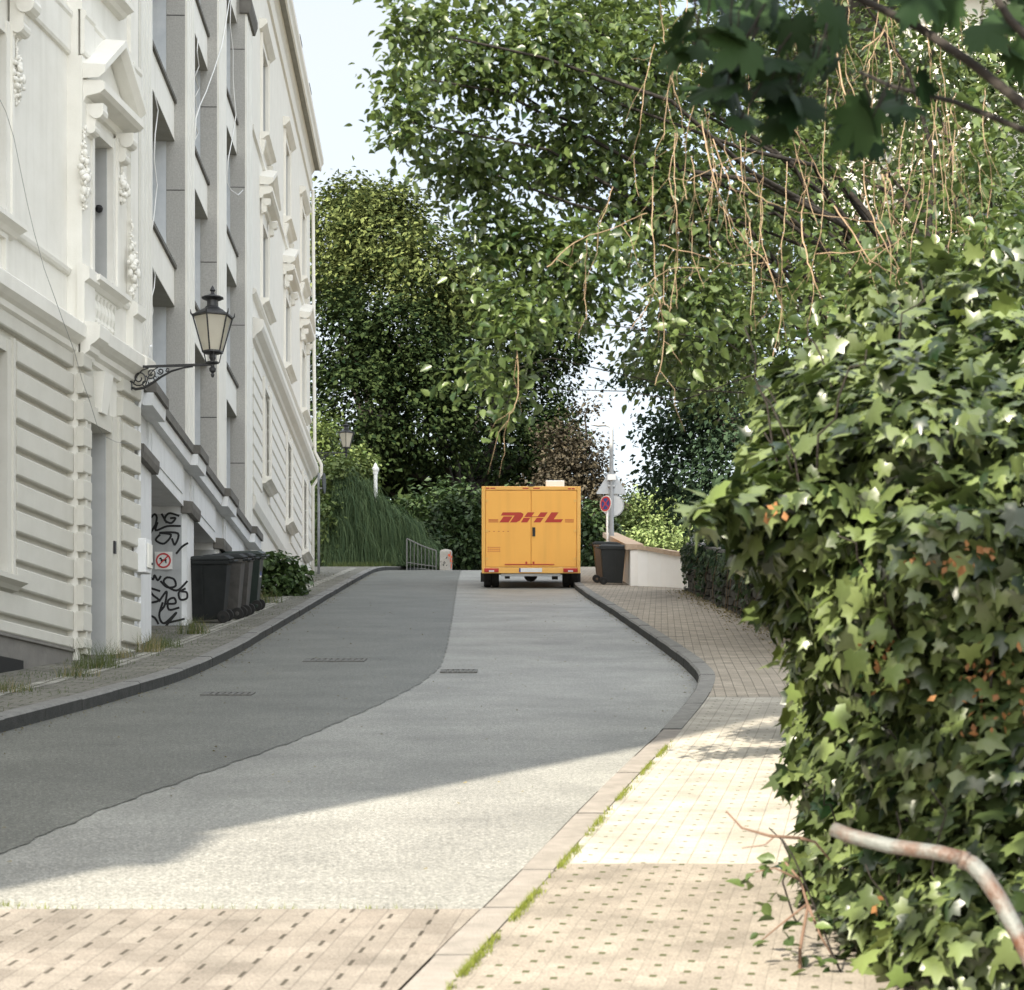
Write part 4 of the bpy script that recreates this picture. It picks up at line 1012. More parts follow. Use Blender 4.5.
MB().loft([[(x, y, zg(24+y)-zg(24)+z) for x, z in ((-.06, 1.085), (.44, 1.085), (.44, 1.15), (-.06, 1.15))] for y in (0, 5, 10, 15, 21.6)]).build('coping', 'kerb', st)
# dry litter along the foot of the stone wall
mb = MB()
for i in range(1500):
    d = rnd.uniform(22, 46); x = 3.76-abs(rnd.gauss(0, .22)); z = zg(d)+.127; a = rnd.uniform(0, 6.28); r = rnd.uniform(.02, .05)
    mb.quad((x, d, z), (x+r*math.cos(a), d+r*math.sin(a), z+.004), (x+r*math.cos(a+.6), d+r*math.sin(a+.6), z+rnd.uniform(.003, .03)))
o = mb.build('leaf_litter', 'straw'); stuff(o, 'dry leaf litter along the foot of the stone wall', 'leaf litter')

# ------------------------------------------------------------------ posts, signs, lamp
x, d = -5.22, 57.6
t = thing('sign_post', 'slim grey sign post on the left pavement below the distant lantern', 'sign post', (x, d, zg(d)+.12))
MB().lathe([(.035, 0), (.035, 2.72), (.02, 2.74)], 10).build('pole', 'pole_grey', t, smooth=True)
q = MB(); q.loft([[(.13+.02*math.cos(R(k)), .30*math.cos(R(k))*0.9, 2.45+.28*math.sin(R(k))) for k in range(0, 360, 20)], [(.16+.02*math.cos(R(k)), .30*math.cos(R(k))*.9, 2.45+.28*math.sin(R(k))) for k in range(0, 360, 20)]]); q.build('sign_plate', 'black_iron', t)
for z in (2.3, 2.56): MB().box(-.03, .14, -.03, .03, z, z+.04).build('clamp', 'steel', t)
x, d = at(375.5, 70.4), 70.4
t = thing('white_post', 'slender white post with a cap rising behind the weeping shrub', 'post', (x, d, zg(d)))
MB().lathe([(.075, 0), (.065, 3.2), (.065, 3.22)], 12).build('shaft', 'white_plastic', t, smooth=True)
MB().lathe([(.08, 3.221), (.09, 3.30), (.12, 3.36), (.12, 3.42), (.07, 3.47), (.05, 3.55), (.01, 3.60)], 12).build('cap', 'white_plastic', t)
# stair railing
t = thing('stair_railing', 'dark metal stair railing beside the graffiti pillar at the crest', 'railing', (-2.45, 67.6, zg(67.6)))
q = MB(); q.tube([(0.05, 0, .62), (-.4, .2, .8), (-.9, .4, 1.06)], .024, 6); q.tube([(0.05, 0, .12), (-.4, .2, .2), (-.9, .4, .3)], .018, 6); q.build('handrail', 'iron_cover', t)
for i in range(9):
    f_ = i/8; MB().tube([(.05-.95*f_, .4*f_, -.05), (.05-.95*f_, .4*f_, .62+.44*f_)], .012 if 0 < i < 8 else .026, 6).build('bar', 'iron_cover', t)
t = thing('stone_pillar', 'short pale round pillar daubed with orange and red graffiti at the crest', 'pillar', (at(446, 67.2), 67.2, zg(67.2)-.05))
MB().lathe([(.20, 0), (.195, .62), (.17, .68), (.06, .71)], 20).build('shaft', 'pillar_stone', t, smooth=False)
q = MB(); rr = random.Random(2)
for i in range(16):
    a = R(rr.uniform(285, 340)); z = rr.uniform(.05, .52); h = rr.uniform(.04, .12); da = rr.uniform(.08, .3)
    q.quad(*[(.2035*math.cos(a+e), .2035*math.sin(a+e), z+zz+rr.uniform(-.02, .02)) for e, zz in ((0, 0), (da, .01), (da, h), (0, h))])
q.build('orange_graffiti', 'orange_paint', t)
q = MB()
for i in range(8):
    a = R(rr.uniform(205, 280)); z = rr.uniform(.1, .5); q.quad(*[(.2036*math.cos(a+e), .2036*math.sin(a+e), z+zz) for e, zz in ((0, 0), (.22, .03), (.22, .055), (0, .025))])
q.build('dark_graffiti', 'ink', t)
# street lamp with arm
ld = 57.0; lx = at(611.5, ld)
t = thing('street_lamp', 'tall slim grey street lamp with a single arm behind the bins', 'street lamp', (lx, ld, zg(ld)+.1))
hz = zat(427, ld)-zg(ld)-.1
MB().lathe([(.075, 0), (.07, 1.2), (.06, 1.25), (.052, hz-.1), (.048, hz)], 12).build('pole', 'pole_grey', t, smooth=True)
MB().tube([(0, 0, hz-.08), (-.03, 0, hz), (-.12, 0, hz+.04), (-.2, 0, hz+.045)], .028, 8).build('arm', 'pole_grey', t, smooth=True)
MB().loft([[(-.15, -.05, hz+.03), (-.15, .05, hz+.03), (-.15, .05, hz+.075), (-.15, -.05, hz+.075)], [(-.35, -.09, hz+.02), (-.35, .09, hz+.02), (-.35, .07, hz+.095), (-.35, -.07, hz+.095)], [(-.55, -.04, hz+.055), (-.55, .04, hz+.055), (-.55, .03, hz+.085), (-.55, -.03, hz+.085)]]).build('lamp_head', 'pole_grey', t, bevel=.01)
t = thing('warning_sign', 'grey back of a triangular road sign clamped to the street lamp', 'road sign', (lx, ld+.07, zat(483, ld)))
s_ = 15.2/F*ld
t2 = MB(); t2.loft([[(-s_, y, -9.5/F*ld), (-s_+.04, y, -10.5/F*ld), (s_-.04, y, -10.5/F*ld), (s_, y, -9.5/F*ld), (.04, y, 13/F*ld), (-.04, y, 13/F*ld)] for y in (.0, .012)]); t2.build('plate', 'sign_back', t)
MB().box(-.11, .11, -.16, -.12, .07, .22).build('number_tag', 'white_plastic', t)
MB().box(-.09, .09, -.118, -.0, -.1, -.06).build('clamp', 'steel', t)
t = thing('traffic_mirror', 'pale round disc on the lamp pole behind the no stopping sign', 'round sign', (lx+.04, ld+.1, zat(505, ld)))
MB().disc((0, 0, 0), .275, 'y', .014, 32).build('plate', 'disc_grey', t)
rr_ = MB(); n = 32
ring_ = [[(r_*math.cos(2*math.pi*j/n), y, r_*math.sin(2*math.pi*j/n)) for r_, y in ((.285, -.012), (.30, -.012), (.30, .012), (.285, .012))] for j in range(n)]; ring_.append(ring_[0]); rr_.loft(ring_, cap=False); rr_.build('rim', 'sign_back', t)
MB().box(-.05, .03, -.10, -.008, -.03, .03).build('bracket', 'steel', t)
sd = 55.6; sx = at(607.2, sd)
t = thing('no_stopping_sign', 'small round red and blue no stopping sign on a thin white post', 'road sign', (sx, sd, zg(sd)+.1))
cz = zat(504, sd)-zg(sd)-.1
MB().lathe([(.03, 0), (.03, cz+.2), (.012, cz+.22)], 10).build('post', 'white_plastic', t, smooth=True)
def rot2(mb, a):
    c, s__ = math.cos(a), math.sin(a); mb.v = [(x_*c-y_*s__-.0, x_*s__+y_*c, z_) for x_, y_, z_ in mb.v]; return mb
ang = R(-48)
def disk(mb, r0, r1, y0, y1):
    rr = [[(r_*math.cos(2*math.pi*j/28), y, cz+r_*math.sin(2*math.pi*j/28)) for r_, y in ((r0, y0), (r1, y0), (r1, y1), (r0, y1))] for j in range(28)]; rr.append(rr[0]); return mb.loft(rr, cap=False)
q = MB(); q.disc((0, -.055, cz), .195, 'y', .01, 28); rot2(q, ang).build('plate', 'sign_blue', t)
q = disk(MB(), .15, .195, -.066, -.0605)
for a in (45, -45):
    c, s__ = math.cos(R(a)), math.sin(R(a)); q.loft([[(c*u-s__*v, y, cz+s__*u+c*v) for u, v in ((-.155, -.016), (.155, -.016), (.155, .016), (-.155, .016))] for y in (-.0655 if a > 0 else -.0662, -.0606)])
rot2(q, ang).build('red_cross_ring', 'sign_red', t)
q = disk(MB(), .195, .212, -.064, -.05); rot2(q, ang).build('white_rim', 'sign_white', t)

# ------------------------------------------------------------------ handrail in the foreground
hd = 6.15
t = thing('handrail', 'rusty bent pipe handrail in front of the ivy at lower right', 'handrail', tuple(P(1060, 990, hd-.3)))
o0 = t.location
pts = [P(833, 829, hd+.25), P(850, 836, hd+.22), P(890, 846, hd+.16), P(940, 853, hd+.08), P(964, 859, hd+.04)]
MB().tube([p-o0 for p in pts], [.022, .023, .023, .023, .023], 14).build('rail', 'rust_pipe', t, smooth=True)
pts = [P(962, 860, hd+.045), P(972, 864, hd+.03), P(984, 876, hd+.01), P(1000, 900, hd-.03), P(1018, 934, hd-.08), P(1045, 990, hd-.15), P(1085, 1090, hd-.3)]
MB().tube([p-o0 for p in pts], [.025, .026, .026, .025, .025, .025, .025], 14).build('post', 'rust_pipe', t, smooth=True)
q = P(963.5, 860, hd+.04)-o0
MB().tube([q+Vector((-.012, 0, .002)), q+Vector((.012, 0, -.004))], .028, 14).build('joint', 'rust_pipe', t, smooth=True)

# ------------------------------------------------------------------ house behind the greenery at upper right
hx, hy = 4.95, 26.0
ht = thing('white_house', 'white house with grey window frames glimpsed through vines at upper right', 'house', (hx, hy, 3.2))
mb = MB(); opn = [(.55, 1.65, 4.45, 6.1), (2.6, 3.7, 4.45, 6.1), (.55, 1.65, 1.5, 3.2)]
wall_sheet(mb, 0, 8, 0, 8.6, 0, opn, .22); mb.quad((0, 0, 0), (0, 9, 0), (0, 9, 8.6), (0, 0, 8.6)); mb.quad((8, 0, 0), (8, 0, 8.6), (8, 9, 8.6), (8, 9, 0)); mb.quad((0, 9, 0), (8, 9, 0), (8, 9, 8.6), (0, 9, 8.6))
mb.build('wall', 'white_paint', ht)
mb = MB(); mb.prism_x([(-.5, 8.6), (4.5, 12.2), (9.5, 8.6), (9.5, 8.75), (4.5, 12.4), (-.5, 8.75)], -.4, 8.4); mb.build('roof', 'dark_cap', ht)
for o in opn:
    MB().box(o[0]-.15, o[1]+.15, -.06, -.001, o[3]+.0, o[3]+.16).build('lintel', 'pole_grey', ht); MB().box(o[0]-.15, o[1]+.15, -.14, -.001, o[2]-.1, o[2]-.001).build('sill', 'pole_grey', ht)
for o in opn: window(ht, *o, .15)
# ------------------------------------------------------------------ ivy hedge, right foreground
def ellipsoid_leaves(blobs, size, count_per_m2, droop=.9, upn=.55, depth=.42, jitter=.5, toward=(-.5, -.55, .35)):
    Cs, Ns, Ts = [], [], []; tw = np.array(toward)
    for c, r in blobs:
        c = np.array(c); r = np.array(r); area = 4*math.pi*((r[0]*r[1])**1.6/3+(r[0]*r[2])**1.6/3+(r[1]*r[2])**1.6/3)**(1/1.6); n = int(area*count_per_m2)
        d = RNG.normal(size=(n, 3)); d /= np.linalg.norm(d, axis=1, keepdims=True)
        keep = (d@tw) > -.35; d = d[keep]; n = len(d)
        lump = 1+.10*np.sin(d[:, :1]*7+c[0]*5)*np.sin(d[:, 1:2]*6+c[1]*3)+.10*np.sin(d[:, 2:3]*9+c[2]*4)
        rad = (1-depth*RNG.random((n, 1))**1.7)*lump+.05*RNG.normal(size=(n, 1))
        Cs.append(c+d*r*rad)
        out = d/r; out /= np.linalg.norm(out, axis=1, keepdims=True)
        nn = out*.9+RNG.normal(size=(n, 3))*jitter; nn[:, 2] += upn; Ns.append(nn)
        tt = out*.35+RNG.normal(size=(n, 3))*.45; tt[:, 2] -= droop; Ts.append(tt)
    C = np.concatenate(Cs); return C, np.concatenate(Ns), np.concatenate(Ts), size*(.55+.75*RNG.random(len(C)))
def eb(px, py, d, rx, rz, ry): return (tuple(P(px, py, d)), (rx, ry, rz))
iv = thing('ivy_hedge', 'large sunlit ivy hedge spilling over the pavement at the right edge', 'hedge', (2.2, 8.5, zg(8.5)))
ib = Vector(iv.location)
front = [eb(905, 470, 8.3, .52, .40, .85), eb(805, 520, 8.1, .27, .24, .45), eb(980, 430, 9.0, .55, .42, .8), eb(1030, 560, 8.0, .5, .6, .8), eb(915, 610, 8.2, .45, .45, .75),
         eb(1010, 740, 8.0, .55, .6, .8), eb(915, 760, 8.4, .32, .52, .7), eb(925, 920, 8.1, .34, .42, .6), eb(1010, 940, 7.5, .45, .5, .6), eb(880, 670, 9.6, .30, .62, 1.0),
         eb(1090, 620, 8.0, .6, .9, .9), eb(1080, 880, 7.6, .6, .7, .8), eb(860, 870, 8.9, .24, .45, .6), eb(850, 430, 9.8, .45, .4, .9), eb(1060, 440, 8.8, .5, .5, .7), eb(880, 990, 8.0, .18, .25, .4), eb(850, 590, 8.3, .3, .24, .5), eb(950, 560, 7.8, .4, .3, .6)]
back = [((at(875, d)+.0+.06*k, d, zg(d)+1.0), (.42, 1.2, 1.25)) for k, d in enumerate((10.6, 12.4, 14.2, 16.0, 17.8))]
sub = lambda bl: [(tuple(Vector(c)-ib), r) for c, r in bl]
leaf_mesh('leaves', *ellipsoid_leaves(sub(front), .092, 720, depth=.5, jitter=.62), *T_IVY, 'ivy', iv)
leaf_mesh('leaves', *ellipsoid_leaves(sub(back), .10, 380, depth=.5), *T_IVY, 'ivy', iv)
sprig = [eb(762, 508, 7.9, .17, .12, .25), eb(722, 512, 7.7, .10, .075, .18), eb(700, 516, 7.5, .045, .05, .1), eb(800, 455, 8.3, .12, .10, .2), eb(815, 640, 8.9, .08, .28, .3), eb(800, 590, 8.5, .12, .2, .3), eb(822, 720, 9.2, .05, .3, .3), eb(745, 560, 8.0, .06, .05, .1), eb(770, 610, 8.4, .07, .06, .1), eb(785, 470, 8.2, .1, .06, .15), eb(760, 455, 8.6, .06, .05, .1), eb(790, 780, 8.9, .05, .05, .1), eb(845, 375, 9.4, .12, .08, .2)]
leaf_mesh('young_leaves', *ellipsoid_leaves(sub(sprig), .10, 420, depth=.9, jitter=.6), *T_IVY, 'ivy', iv)
bright = [eb(900, 640, 8.0, .45, .35, .7), eb(840, 560, 8.1, .3, .25, .5), eb(1010, 350, 8.9, .45, .15, .6), eb(740, 505, 7.6, .14, .10, .2), eb(960, 950, 7.2, .4, .1, .3), eb(800, 670, 8.9, .08, .25, .25)]
leaf_mesh('young_leaves', *ellipsoid_leaves(sub(bright), .095, 16, depth=.25), *T_IVY, 'ivy_young', iv)
loose = [eb(890, 335, 8.9, .22, .10, .3), eb(960, 305, 9.0, .2, .12, .3), eb(835, 385, 9.3, .14, .1, .2), eb(1000, 280, 9.2, .16, .14, .3), eb(925, 285, 9.6, .12, .16, .3), eb(780, 430, 8.7, .1, .08, .2), eb(870, 300, 9.8, .1, .14, .2)]
leaf_mesh('young_leaves', *ellipsoid_leaves(sub(loose), .085, 300, depth=.95, jitter=.7), *T_IVY, 'ivy', iv)
dry = [eb(785, 508, 7.62, .09, .045, .10), eb(965, 560, 7.2, .14, .06, .2), eb(1000, 440, 8.1, .12, .04, .2), eb(1000, 690, 7.25, .2, .2, .2), eb(920, 562, 7.3, .08, .03, .1), eb(880, 905, 7.45, .05, .04, .1), eb(830, 640, 8.55, .04, .12, .15), eb(890, 660, 7.75, .14, .14, .2)]
leaf_mesh('dry_leaves', *ellipsoid_leaves(sub(dry), .034, 150, depth=.8, jitter=1.0), *T_DIA, 'dry_leaf', iv)
mb = MB()
for c, r in front:
    for k in range(3):
        p = Vector(c)-ib+Vector((random.uniform(-.9, .3)*r[0], random.uniform(-.9, .2)*r[1], -r[2]*random.uniform(.2, 1)))
        q = p+Vector((random.uniform(-.3, .3), random.uniform(-.3, .1), random.uniform(.3, .8)))
        limb(mb, p, q, .005, .003, sag=.06, n=5, seg=6, wob=.35)
mb.build('stem', 'bark_dark', iv, smooth=True)
# trailing twig and young plant in the pavement joint
t = thing('sapling', 'spindly young plant with a bare arching twig growing from the hedge foot', 'plant', tuple(P(800, 992, 7.75)))
o0 = Vector(t.location); mb = MB()
for pts, r in (([(800, 992), (800, 950), (808, 905), (800, 880), (785, 862)], .008), ([(808, 905), (820, 935), (835, 960)], .006), ([(800, 880), (775, 868), (755, 872)], .005), ([(800, 838), (770, 836), (742, 828), (726, 811)], .007), ([(775, 836), (765, 845), (742, 848)], .004), ([(806, 905), (780, 925), (762, 940)], .005), ([(800, 838), (815, 842), (830, 860)], .007)):
    mb.tube([P(x, y, 7.75)-o0 for x, y in pts], [r*(1-.5*i/(len(pts)-1)) for i in range(len(pts))], 6)
mb.build('stem', 'vine_dark', t, smooth=True)
C = []; 
for x, y, k in ((752, 868, 4), (748, 880, 3), (770, 862, 4), (790, 866, 3), (760, 905, 2), (768, 918, 3), (762, 940, 3), (780, 928, 3), (800, 950, 4), (812, 920, 4), (820, 900, 4), (800, 975, 5), (830, 960, 5), (785, 895, 3)):
    for _ in range(k): C.append(P(x+random.uniform(-9, 9), y+random.uniform(-7, 7), 7.75+random.uniform(-.12, .12))-o0)
n = len(C); nn = RNG.normal(size=(n, 3))*.5; nn[:, 2] += .8; tt = RNG.normal(size=(n, 3))*.6; tt[:, 2] -= .5
leaf_mesh('leaves', [tuple(c) for c in C], nn, tt, .062*(.6+.7*RNG.random(n)), *T_OVAL, 'overhang', t)

# ------------------------------------------------------------------ overhanging tree, vines, maple, back trees
ob = [pb(418, 30, 15, 38, 40, 160), pb(408, 122, 15.5, 38, 40, 170), pb(400, 75, 15.5, 22, 30, 60), pb(470, 60, 16, 62, 62, 420), pb(468, 165, 16, 55, 50, 360), pb(550, 55, 16, 80, 80, 640), pb(560, 165, 16.5, 78, 70, 620), pb(500, 238, 16, 52, 45, 330),
      pb(560, 262, 16, 66, 46, 420), pb(640, 70, 16.5, 80, 90, 700), pb(640, 200, 16.5, 70, 80, 520), pb(518, 318, 15.5, 45, 36, 230), pb(508, 388, 12.4, 30, 40, 90), pb(475, 380, 12.8, 22, 22, 40), pb(592, 300, 16, 36, 26, 120), pb(690, 300, 16.5, 56, 42, 300),
      pb(705, 220, 17, 70, 78, 460), pb(665, 352, 17, 40, 30, 170), pb(740, 335, 17, 55, 55, 380), pb(770, 200, 17.5, 80, 95, 480), pb(850, 130, 18, 90, 100, 420), pb(770, 60, 18, 90, 70, 520), pb(920, 60, 18, 100, 80, 420), pb(990, 190, 16, 60, 110, 240), pb(880, 280, 16, 80, 50, 330), pb(1000, 290, 15, 60, 45, 260), pb(600, 20, 17, 120, 40, 420),
      pb(480, -60, 16, 110, 80, 420), pb(640, -70, 17, 120, 90, 500), pb(820, -70, 17, 120, 90, 500)]
def nearer(b):
    c, r, n = b; k = (c[1]-3.2)/c[1]; return ((c[0]*k, c[1]*k, EYE+(c[2]-EYE)*k), tuple(v*k for v in r), n)
ob = [nearer(b) if b[0][1] > 13 else b for b in ob]
tree('overhanging_tree', 'leafy tree on the right whose branches hang over the road against the sky', (3.7, 15.2, zg(15.2)), (3.4, 14.8, 4.8), .10, [(c, r, int(n*2.5)) for c, r, n in ob], .056, 'overhang', 'bark_dark', tmpl=T_OVAL, lf=(.26, .05), clump_r=.15, per_clump=16, droop=.35, upn=.7, shell=.2, flat=.8)
vn = thing('climbing_vine', 'bare tan vine stems hanging in tangles above the ivy hedge', 'vine', (2.9, 11.5, zg(11.5)))
o0 = Vector(vn.location)
vines = []
_vr = random.Random(21)
for _ in range(34):                         # thin strands hanging from the branches above
    x0, y0 = _vr.uniform(650, 1000), _vr.uniform(-30, 170); L_ = _vr.uniform(70, 210); dx = _vr.uniform(-22, 30)
    vines.append(([(x0+dx*t_**1.5+_vr.uniform(-6, 6), y0+L_*t_) for t_ in (0, .25, .5, .75, 1)], _vr.uniform(.9, 1.5)))
vines += [([(702, 121), (713, 178), (731, 220), (752, 249), (767, 263), (781, 302)], 2.2), ([(713, 139), (731, 185), (749, 220), (752, 263), (751, 330)], 1.8), ([(761, 140), (763, 178), (760, 220), (767, 263), (784, 313)], 1.5), ([(809, 178), (802, 213), (805, 249), (816, 284), (831, 327)], 2.8),
 ([(838, 20), (838, 53), (845, 92), (862, 135), (866, 192), (880, 235), (905, 274), (940, 300)], 2.6), ([(834, 206), (852, 231), (870, 260), (905, 281), (938, 312)], 2.3), ([(816, 254), (859, 252), (884, 245)], 1.7), ([(887, 174), (893, 199), (895, 231)], 2.4), ([(882, 174), (891, 228)], 2.4), ([(870, 263), (868, 330)], 1.8), ([(938, 309), (934, 260)], 2.0),
 ([(860, 330), (845, 300), (870, 262), (905, 235)], 1.6), ([(652, 177), (653, 233), (655, 287), (645, 310), (630, 328)], 1.6), ([(613, 187), (600, 225)], 1.4), ([(547, 267), (575, 243), (613, 228), (647, 213)], 1.8), ([(587, 240), (585, 280), (587, 320)], 1.3), ([(660, 300), (664, 340), (656, 385)], 1.6), ([(515, 330), (518, 395), (510, 415), (503, 440)], 1.5), ([(700, 30), (702, 70), (690, 120), (684, 180), (688, 200)], 1.5), ([(687, 0), (683, 40), (668, 90), (664, 140)], 1.6),
 ([(660, 245), (700, 255), (735, 265), (770, 262)], 1.4), ([(795, 130), (812, 160), (825, 185)], 1.6), ([(735, 120), (725, 150), (745, 185), (775, 205), (820, 215), (880, 222)], 1.4), ([(862, 50), (885, 30), (890, 0)], 2.2), ([(885, 30), (870, 60), (868, 85)], 1.6), ([(812, 345), (826, 370), (835, 330)], 2.4), ([(820, 385), (828, 345), (836, 320)], 2.0), ([(690, 180), (720, 165), (760, 150)], 1.2), ([(640, 290), (668, 270), (705, 268)], 1.2), ([(665, 262), (664, 300), (672, 308)], 1.2), ([(740, 140), (742, 185), (738, 200)], 1.2), ([(905, 120), (900, 170), (910, 210)], 1.2), ([(955, 130), (952, 190), (960, 240)], 1.2), ([(930, 180), (925, 240)], 1.2)]
for i, (pts, w) in enumerate(vines):
    d = 11.2+1.3*((i*37) % 10)/10; mb = MB(); k = len(pts)
    P3 = [P(x, y, d+.12*math.sin(j*2+i))-o0 for j, (x, y) in enumerate(pts)]; sm = [P3[0]]
    for a in range(k-1):
        p0 = P3[max(a-1, 0)]; p1 = P3[a]; p2 = P3[a+1]; p3 = P3[min(a+2, k-1)]
        for q in range(1, 6):
            t_ = q/5; sm.append(.5*((2*p1)+(p2-p0)*t_+(2*p0-5*p1+4*p2-p3)*t_*t_+(3*p1-p0-3*p2+p3)*t_**3)+Vector((random.uniform(-1, 1), random.uniform(-1, 1), random.uniform(-1, 1)))*.006)
    r = w/F*d*.34
    mb.tube(sm, [r*(1-.35*j/len(sm)) for j in range(len(sm))], 6)
    for j in range(2, len(sm)-1, 3):       # short side shoots
        if random.random() < .75: limb(mb, sm[j], sm[j]+Vector((random.uniform(-.14, .14), random.uniform(-.1, .1), random.uniform(-.34, .02))), r*.45, r*.25, n=4, seg=3, wob=.3)
    mb.build('stem', 'vine_stem', vn, smooth=True)
vb = [(c, r, int(n*1.5)) for c, r, n in (pb(900, 250, 12.5, 60, 50, 160), pb(830, 300, 12.5, 60, 40, 170), pb(960, 150, 13, 60, 70, 110), pb(720, 330, 12, 40, 30, 60), pb(640, 260, 12.5, 40, 40, 50), pb(1000, 240, 11.5, 40, 50, 130), pb(980, 330, 10.5, 60, 30, 170), pb(510, 385, 12.5, 20, 30, 30), pb(880, 330, 11, 50, 25, 130))]
leaf_mesh('leaves', *blob_leaves([(tuple(Vector(c)-o0), r, n) for c, r, n in vb], .07, .2, 10, .5, .6, .3, .7), *T_OVAL, 'overhang', vn)
# maple with branches reaching in from the right
mt = thing('maple_tree', 'dark maple branch with big lobed leaves dipping in at the top', 'tree', (2.9, 4.6, zg(4.6)))
o0 = Vector(mt.location); mb = MB()
limb(mb, (0, 0, -.2), (-.1, .2, 3.6), .13, .09, n=10, seg=6)
br = [[P(1250, 190, 5.0), P(1024, 105, 5.2), P(970, 62, 5.3), P(920, 28, 5.4), (P(855, -4, 5.5)), P(800, -30, 5.5), P(740, -20, 5.45)], [P(1250, 190, 5.0), P(1024, 130, 5.5), P(955, 102, 5.7), P(890, 86, 5.9), P(860, 72, 6.0)], [P(1180, 120, 5), P(1050, 60, 5.2), P(1010, 20, 5.2), P(985, -20, 5.2)]]
for b, r in zip(br, (.014, .009, .014)): mb.tube([p-o0 for p in b], [r*1.2]+[r*(1-.55*i/len(b)) for i in range(1, len(b))], 8)
limb(mb, (-.1, .2, 3.3), P(1250, 190, 5.0)-o0, .08, .025, n=8)
lp_ = [(700, 32), (722, 55), (745, 30), (770, 20), (690, 70), (712, 92), (740, 85), (765, 60), (790, 45), (800, 75), (775, 95), (728, 112), (757, 118), (785, 110), (812, 50), (825, 25), (750, 5), (705, 8), (790, 8), (688, 52), (735, 62), (880, 140), (868, 118), (905, 110), (955, 20), (985, 35), (1010, 15), (1000, 60), (930, -5), (770, 130), (830, 75), (885, 105)]
C = []
for x, y in lp_:
    for _ in range(2):
        p = P(x+random.uniform(-18, 18), y-12+random.uniform(-16, 14), 5.4+random.uniform(-.2, .25)); C.append(tuple(p-o0))
        limb(mb, p-o0, p-o0+Vector((random.uniform(-.03, .06), 0, .09)), .0022, .003, n=4, seg=3)
for e in ((.3, 3.9, 4.5), (-.5, 3.4, 4.8), (.9, 4.2, 4.2), (-.2, 4.2, 4.3)): limb(mb, (-.1, .2, 3.4), Vector(e)-o0, .045, .008, n=6)
mb.build('trunk', 'bark_dark', mt, smooth=True)
for _ in range(330):                       # unseen leaves added along the sun's rays to shade the ivy foot
    hp = Vector((random.uniform(1.35, 2.7), random.uniform(7.2, 8.4), random.uniform(1.0, 2.05))); k = random.uniform(4.3, 5.6)
    C.append(tuple(hp+Vector((-.5, -.866, .65))*k-o0))
n = len(C); nn = RNG.normal(size=(n, 3))*.45; nn[:, 1] -= .55; nn[:, 2] += .45; tt = RNG.normal(size=(n, 3))*.4; tt[:, 2] -= .9
leaf_mesh('crown', C, nn, tt, .132*(.6+.7*RNG.random(n)), *T_MAPLE, 'maple', mt)
# back garden tree on the right
gb = [pb(680, 110, 27, 60, 90, 700), pb(740, 60, 27, 80, 80, 800), pb(760, 180, 26, 80, 80, 900), pb(830, 90, 27, 70, 90, 700), pb(700, 260, 26, 60, 60, 600), pb(790, 290, 25, 70, 70, 800), pb(850, 210, 25.5, 40, 60, 350), pb(930, 30, 27, 90, 50, 600), pb(860, 330, 24.5, 60, 60, 500), pb(670, 340, 26.5, 45, 40, 360), pb(720, 370, 25.5, 60, 45, 500), pb(640, 150, 28, 40, 70, 300), pb(1000, 90, 25, 50, 60, 260), pb(1010, 250, 23, 50, 80, 420), pb(1010, 60, 25, 40, 60, 400), pb(960, 110, 25, 40, 50, 320), pb(1015, 170, 24, 30, 60, 300), pb(930, 170, 23.5, 40, 60, 420), pb(900, 250, 23.5, 40, 40, 300), pb(960, 220, 23, 40, 60, 380), pb(975, 60, 24, 40, 40, 300), pb(940, 300, 23, 50, 50, 400)]
tree('garden_tree', 'sunlit garden tree standing behind the vines beside the white house', (3.9, 27, zg(27)), (3.9, 27, 8.0), .13, [(c, r, int(n*2.2)) for c, r, n in gb], .10, 'back_leaf', tmpl=T_DIA, clump_r=.42, per_clump=22, droop=.4, upn=.8)
# dark tree over the stone wall
db = [pb(700, 420, 43, 45, 35, 1000), pb(740, 400, 42, 60, 50, 1400), pb(690, 480, 43, 42, 40, 1100), pb(740, 480, 41, 60, 60, 1500), pb(670, 445, 44, 26, 14, 200), pb(655, 428, 44, 16, 6, 60), pb(662, 487, 44, 14, 14, 110), pb(727, 540, 41, 20, 40, 900), pb(765, 540, 38, 40, 40, 1000), pb(650, 380, 44, 38, 12, 260), pb(690, 365, 43, 40, 24, 500), pb(800, 450, 40, 60, 80, 1200)]
tree('ivy_clad_tree', 'dark bluish green tree with an ivy covered trunk above the stone wall', (4.75, 42, zg(42)), (4.6, 42, 9.5), .35, [(c, r, int(n*1.6)) for c, r, n in db], .13, 'blue_dark', 'bark_dark', clump_r=.42, per_clump=24, droop=.5, upn=.8)
wi = thing('wall_ivy', 'dark ivy creeping over the low stone wall along the right pavement', 'ivy', (3.74, 34, zg(34)))
n = 3200; dd = 27+19*RNG.random(n)**.7; hh = np.clip(1.12-np.abs(RNG.normal(size=n))*.38*(.6+.4*np.sin(dd*1.7)), .05, 1.25)
Cw = np.stack([3.70-.06*RNG.random(n)+.25*(hh > 1.05)*RNG.random(n), dd, np.array([zg(v) for v in dd])+hh], 1)-np.array(wi.location)
nn = RNG.normal(size=(n, 3))*.5; nn[:, 0] -= .9; nn[:, 1] -= .3; nn[:, 2] += .3; tt = RNG.normal(size=(n, 3))*.4; tt[:, 2] -= 1
leaf_mesh('leaves', Cw, nn, tt, .085*(.6+.7*RNG.random(n)), *T_IVY, 'hedge', wi)
mb = MB()
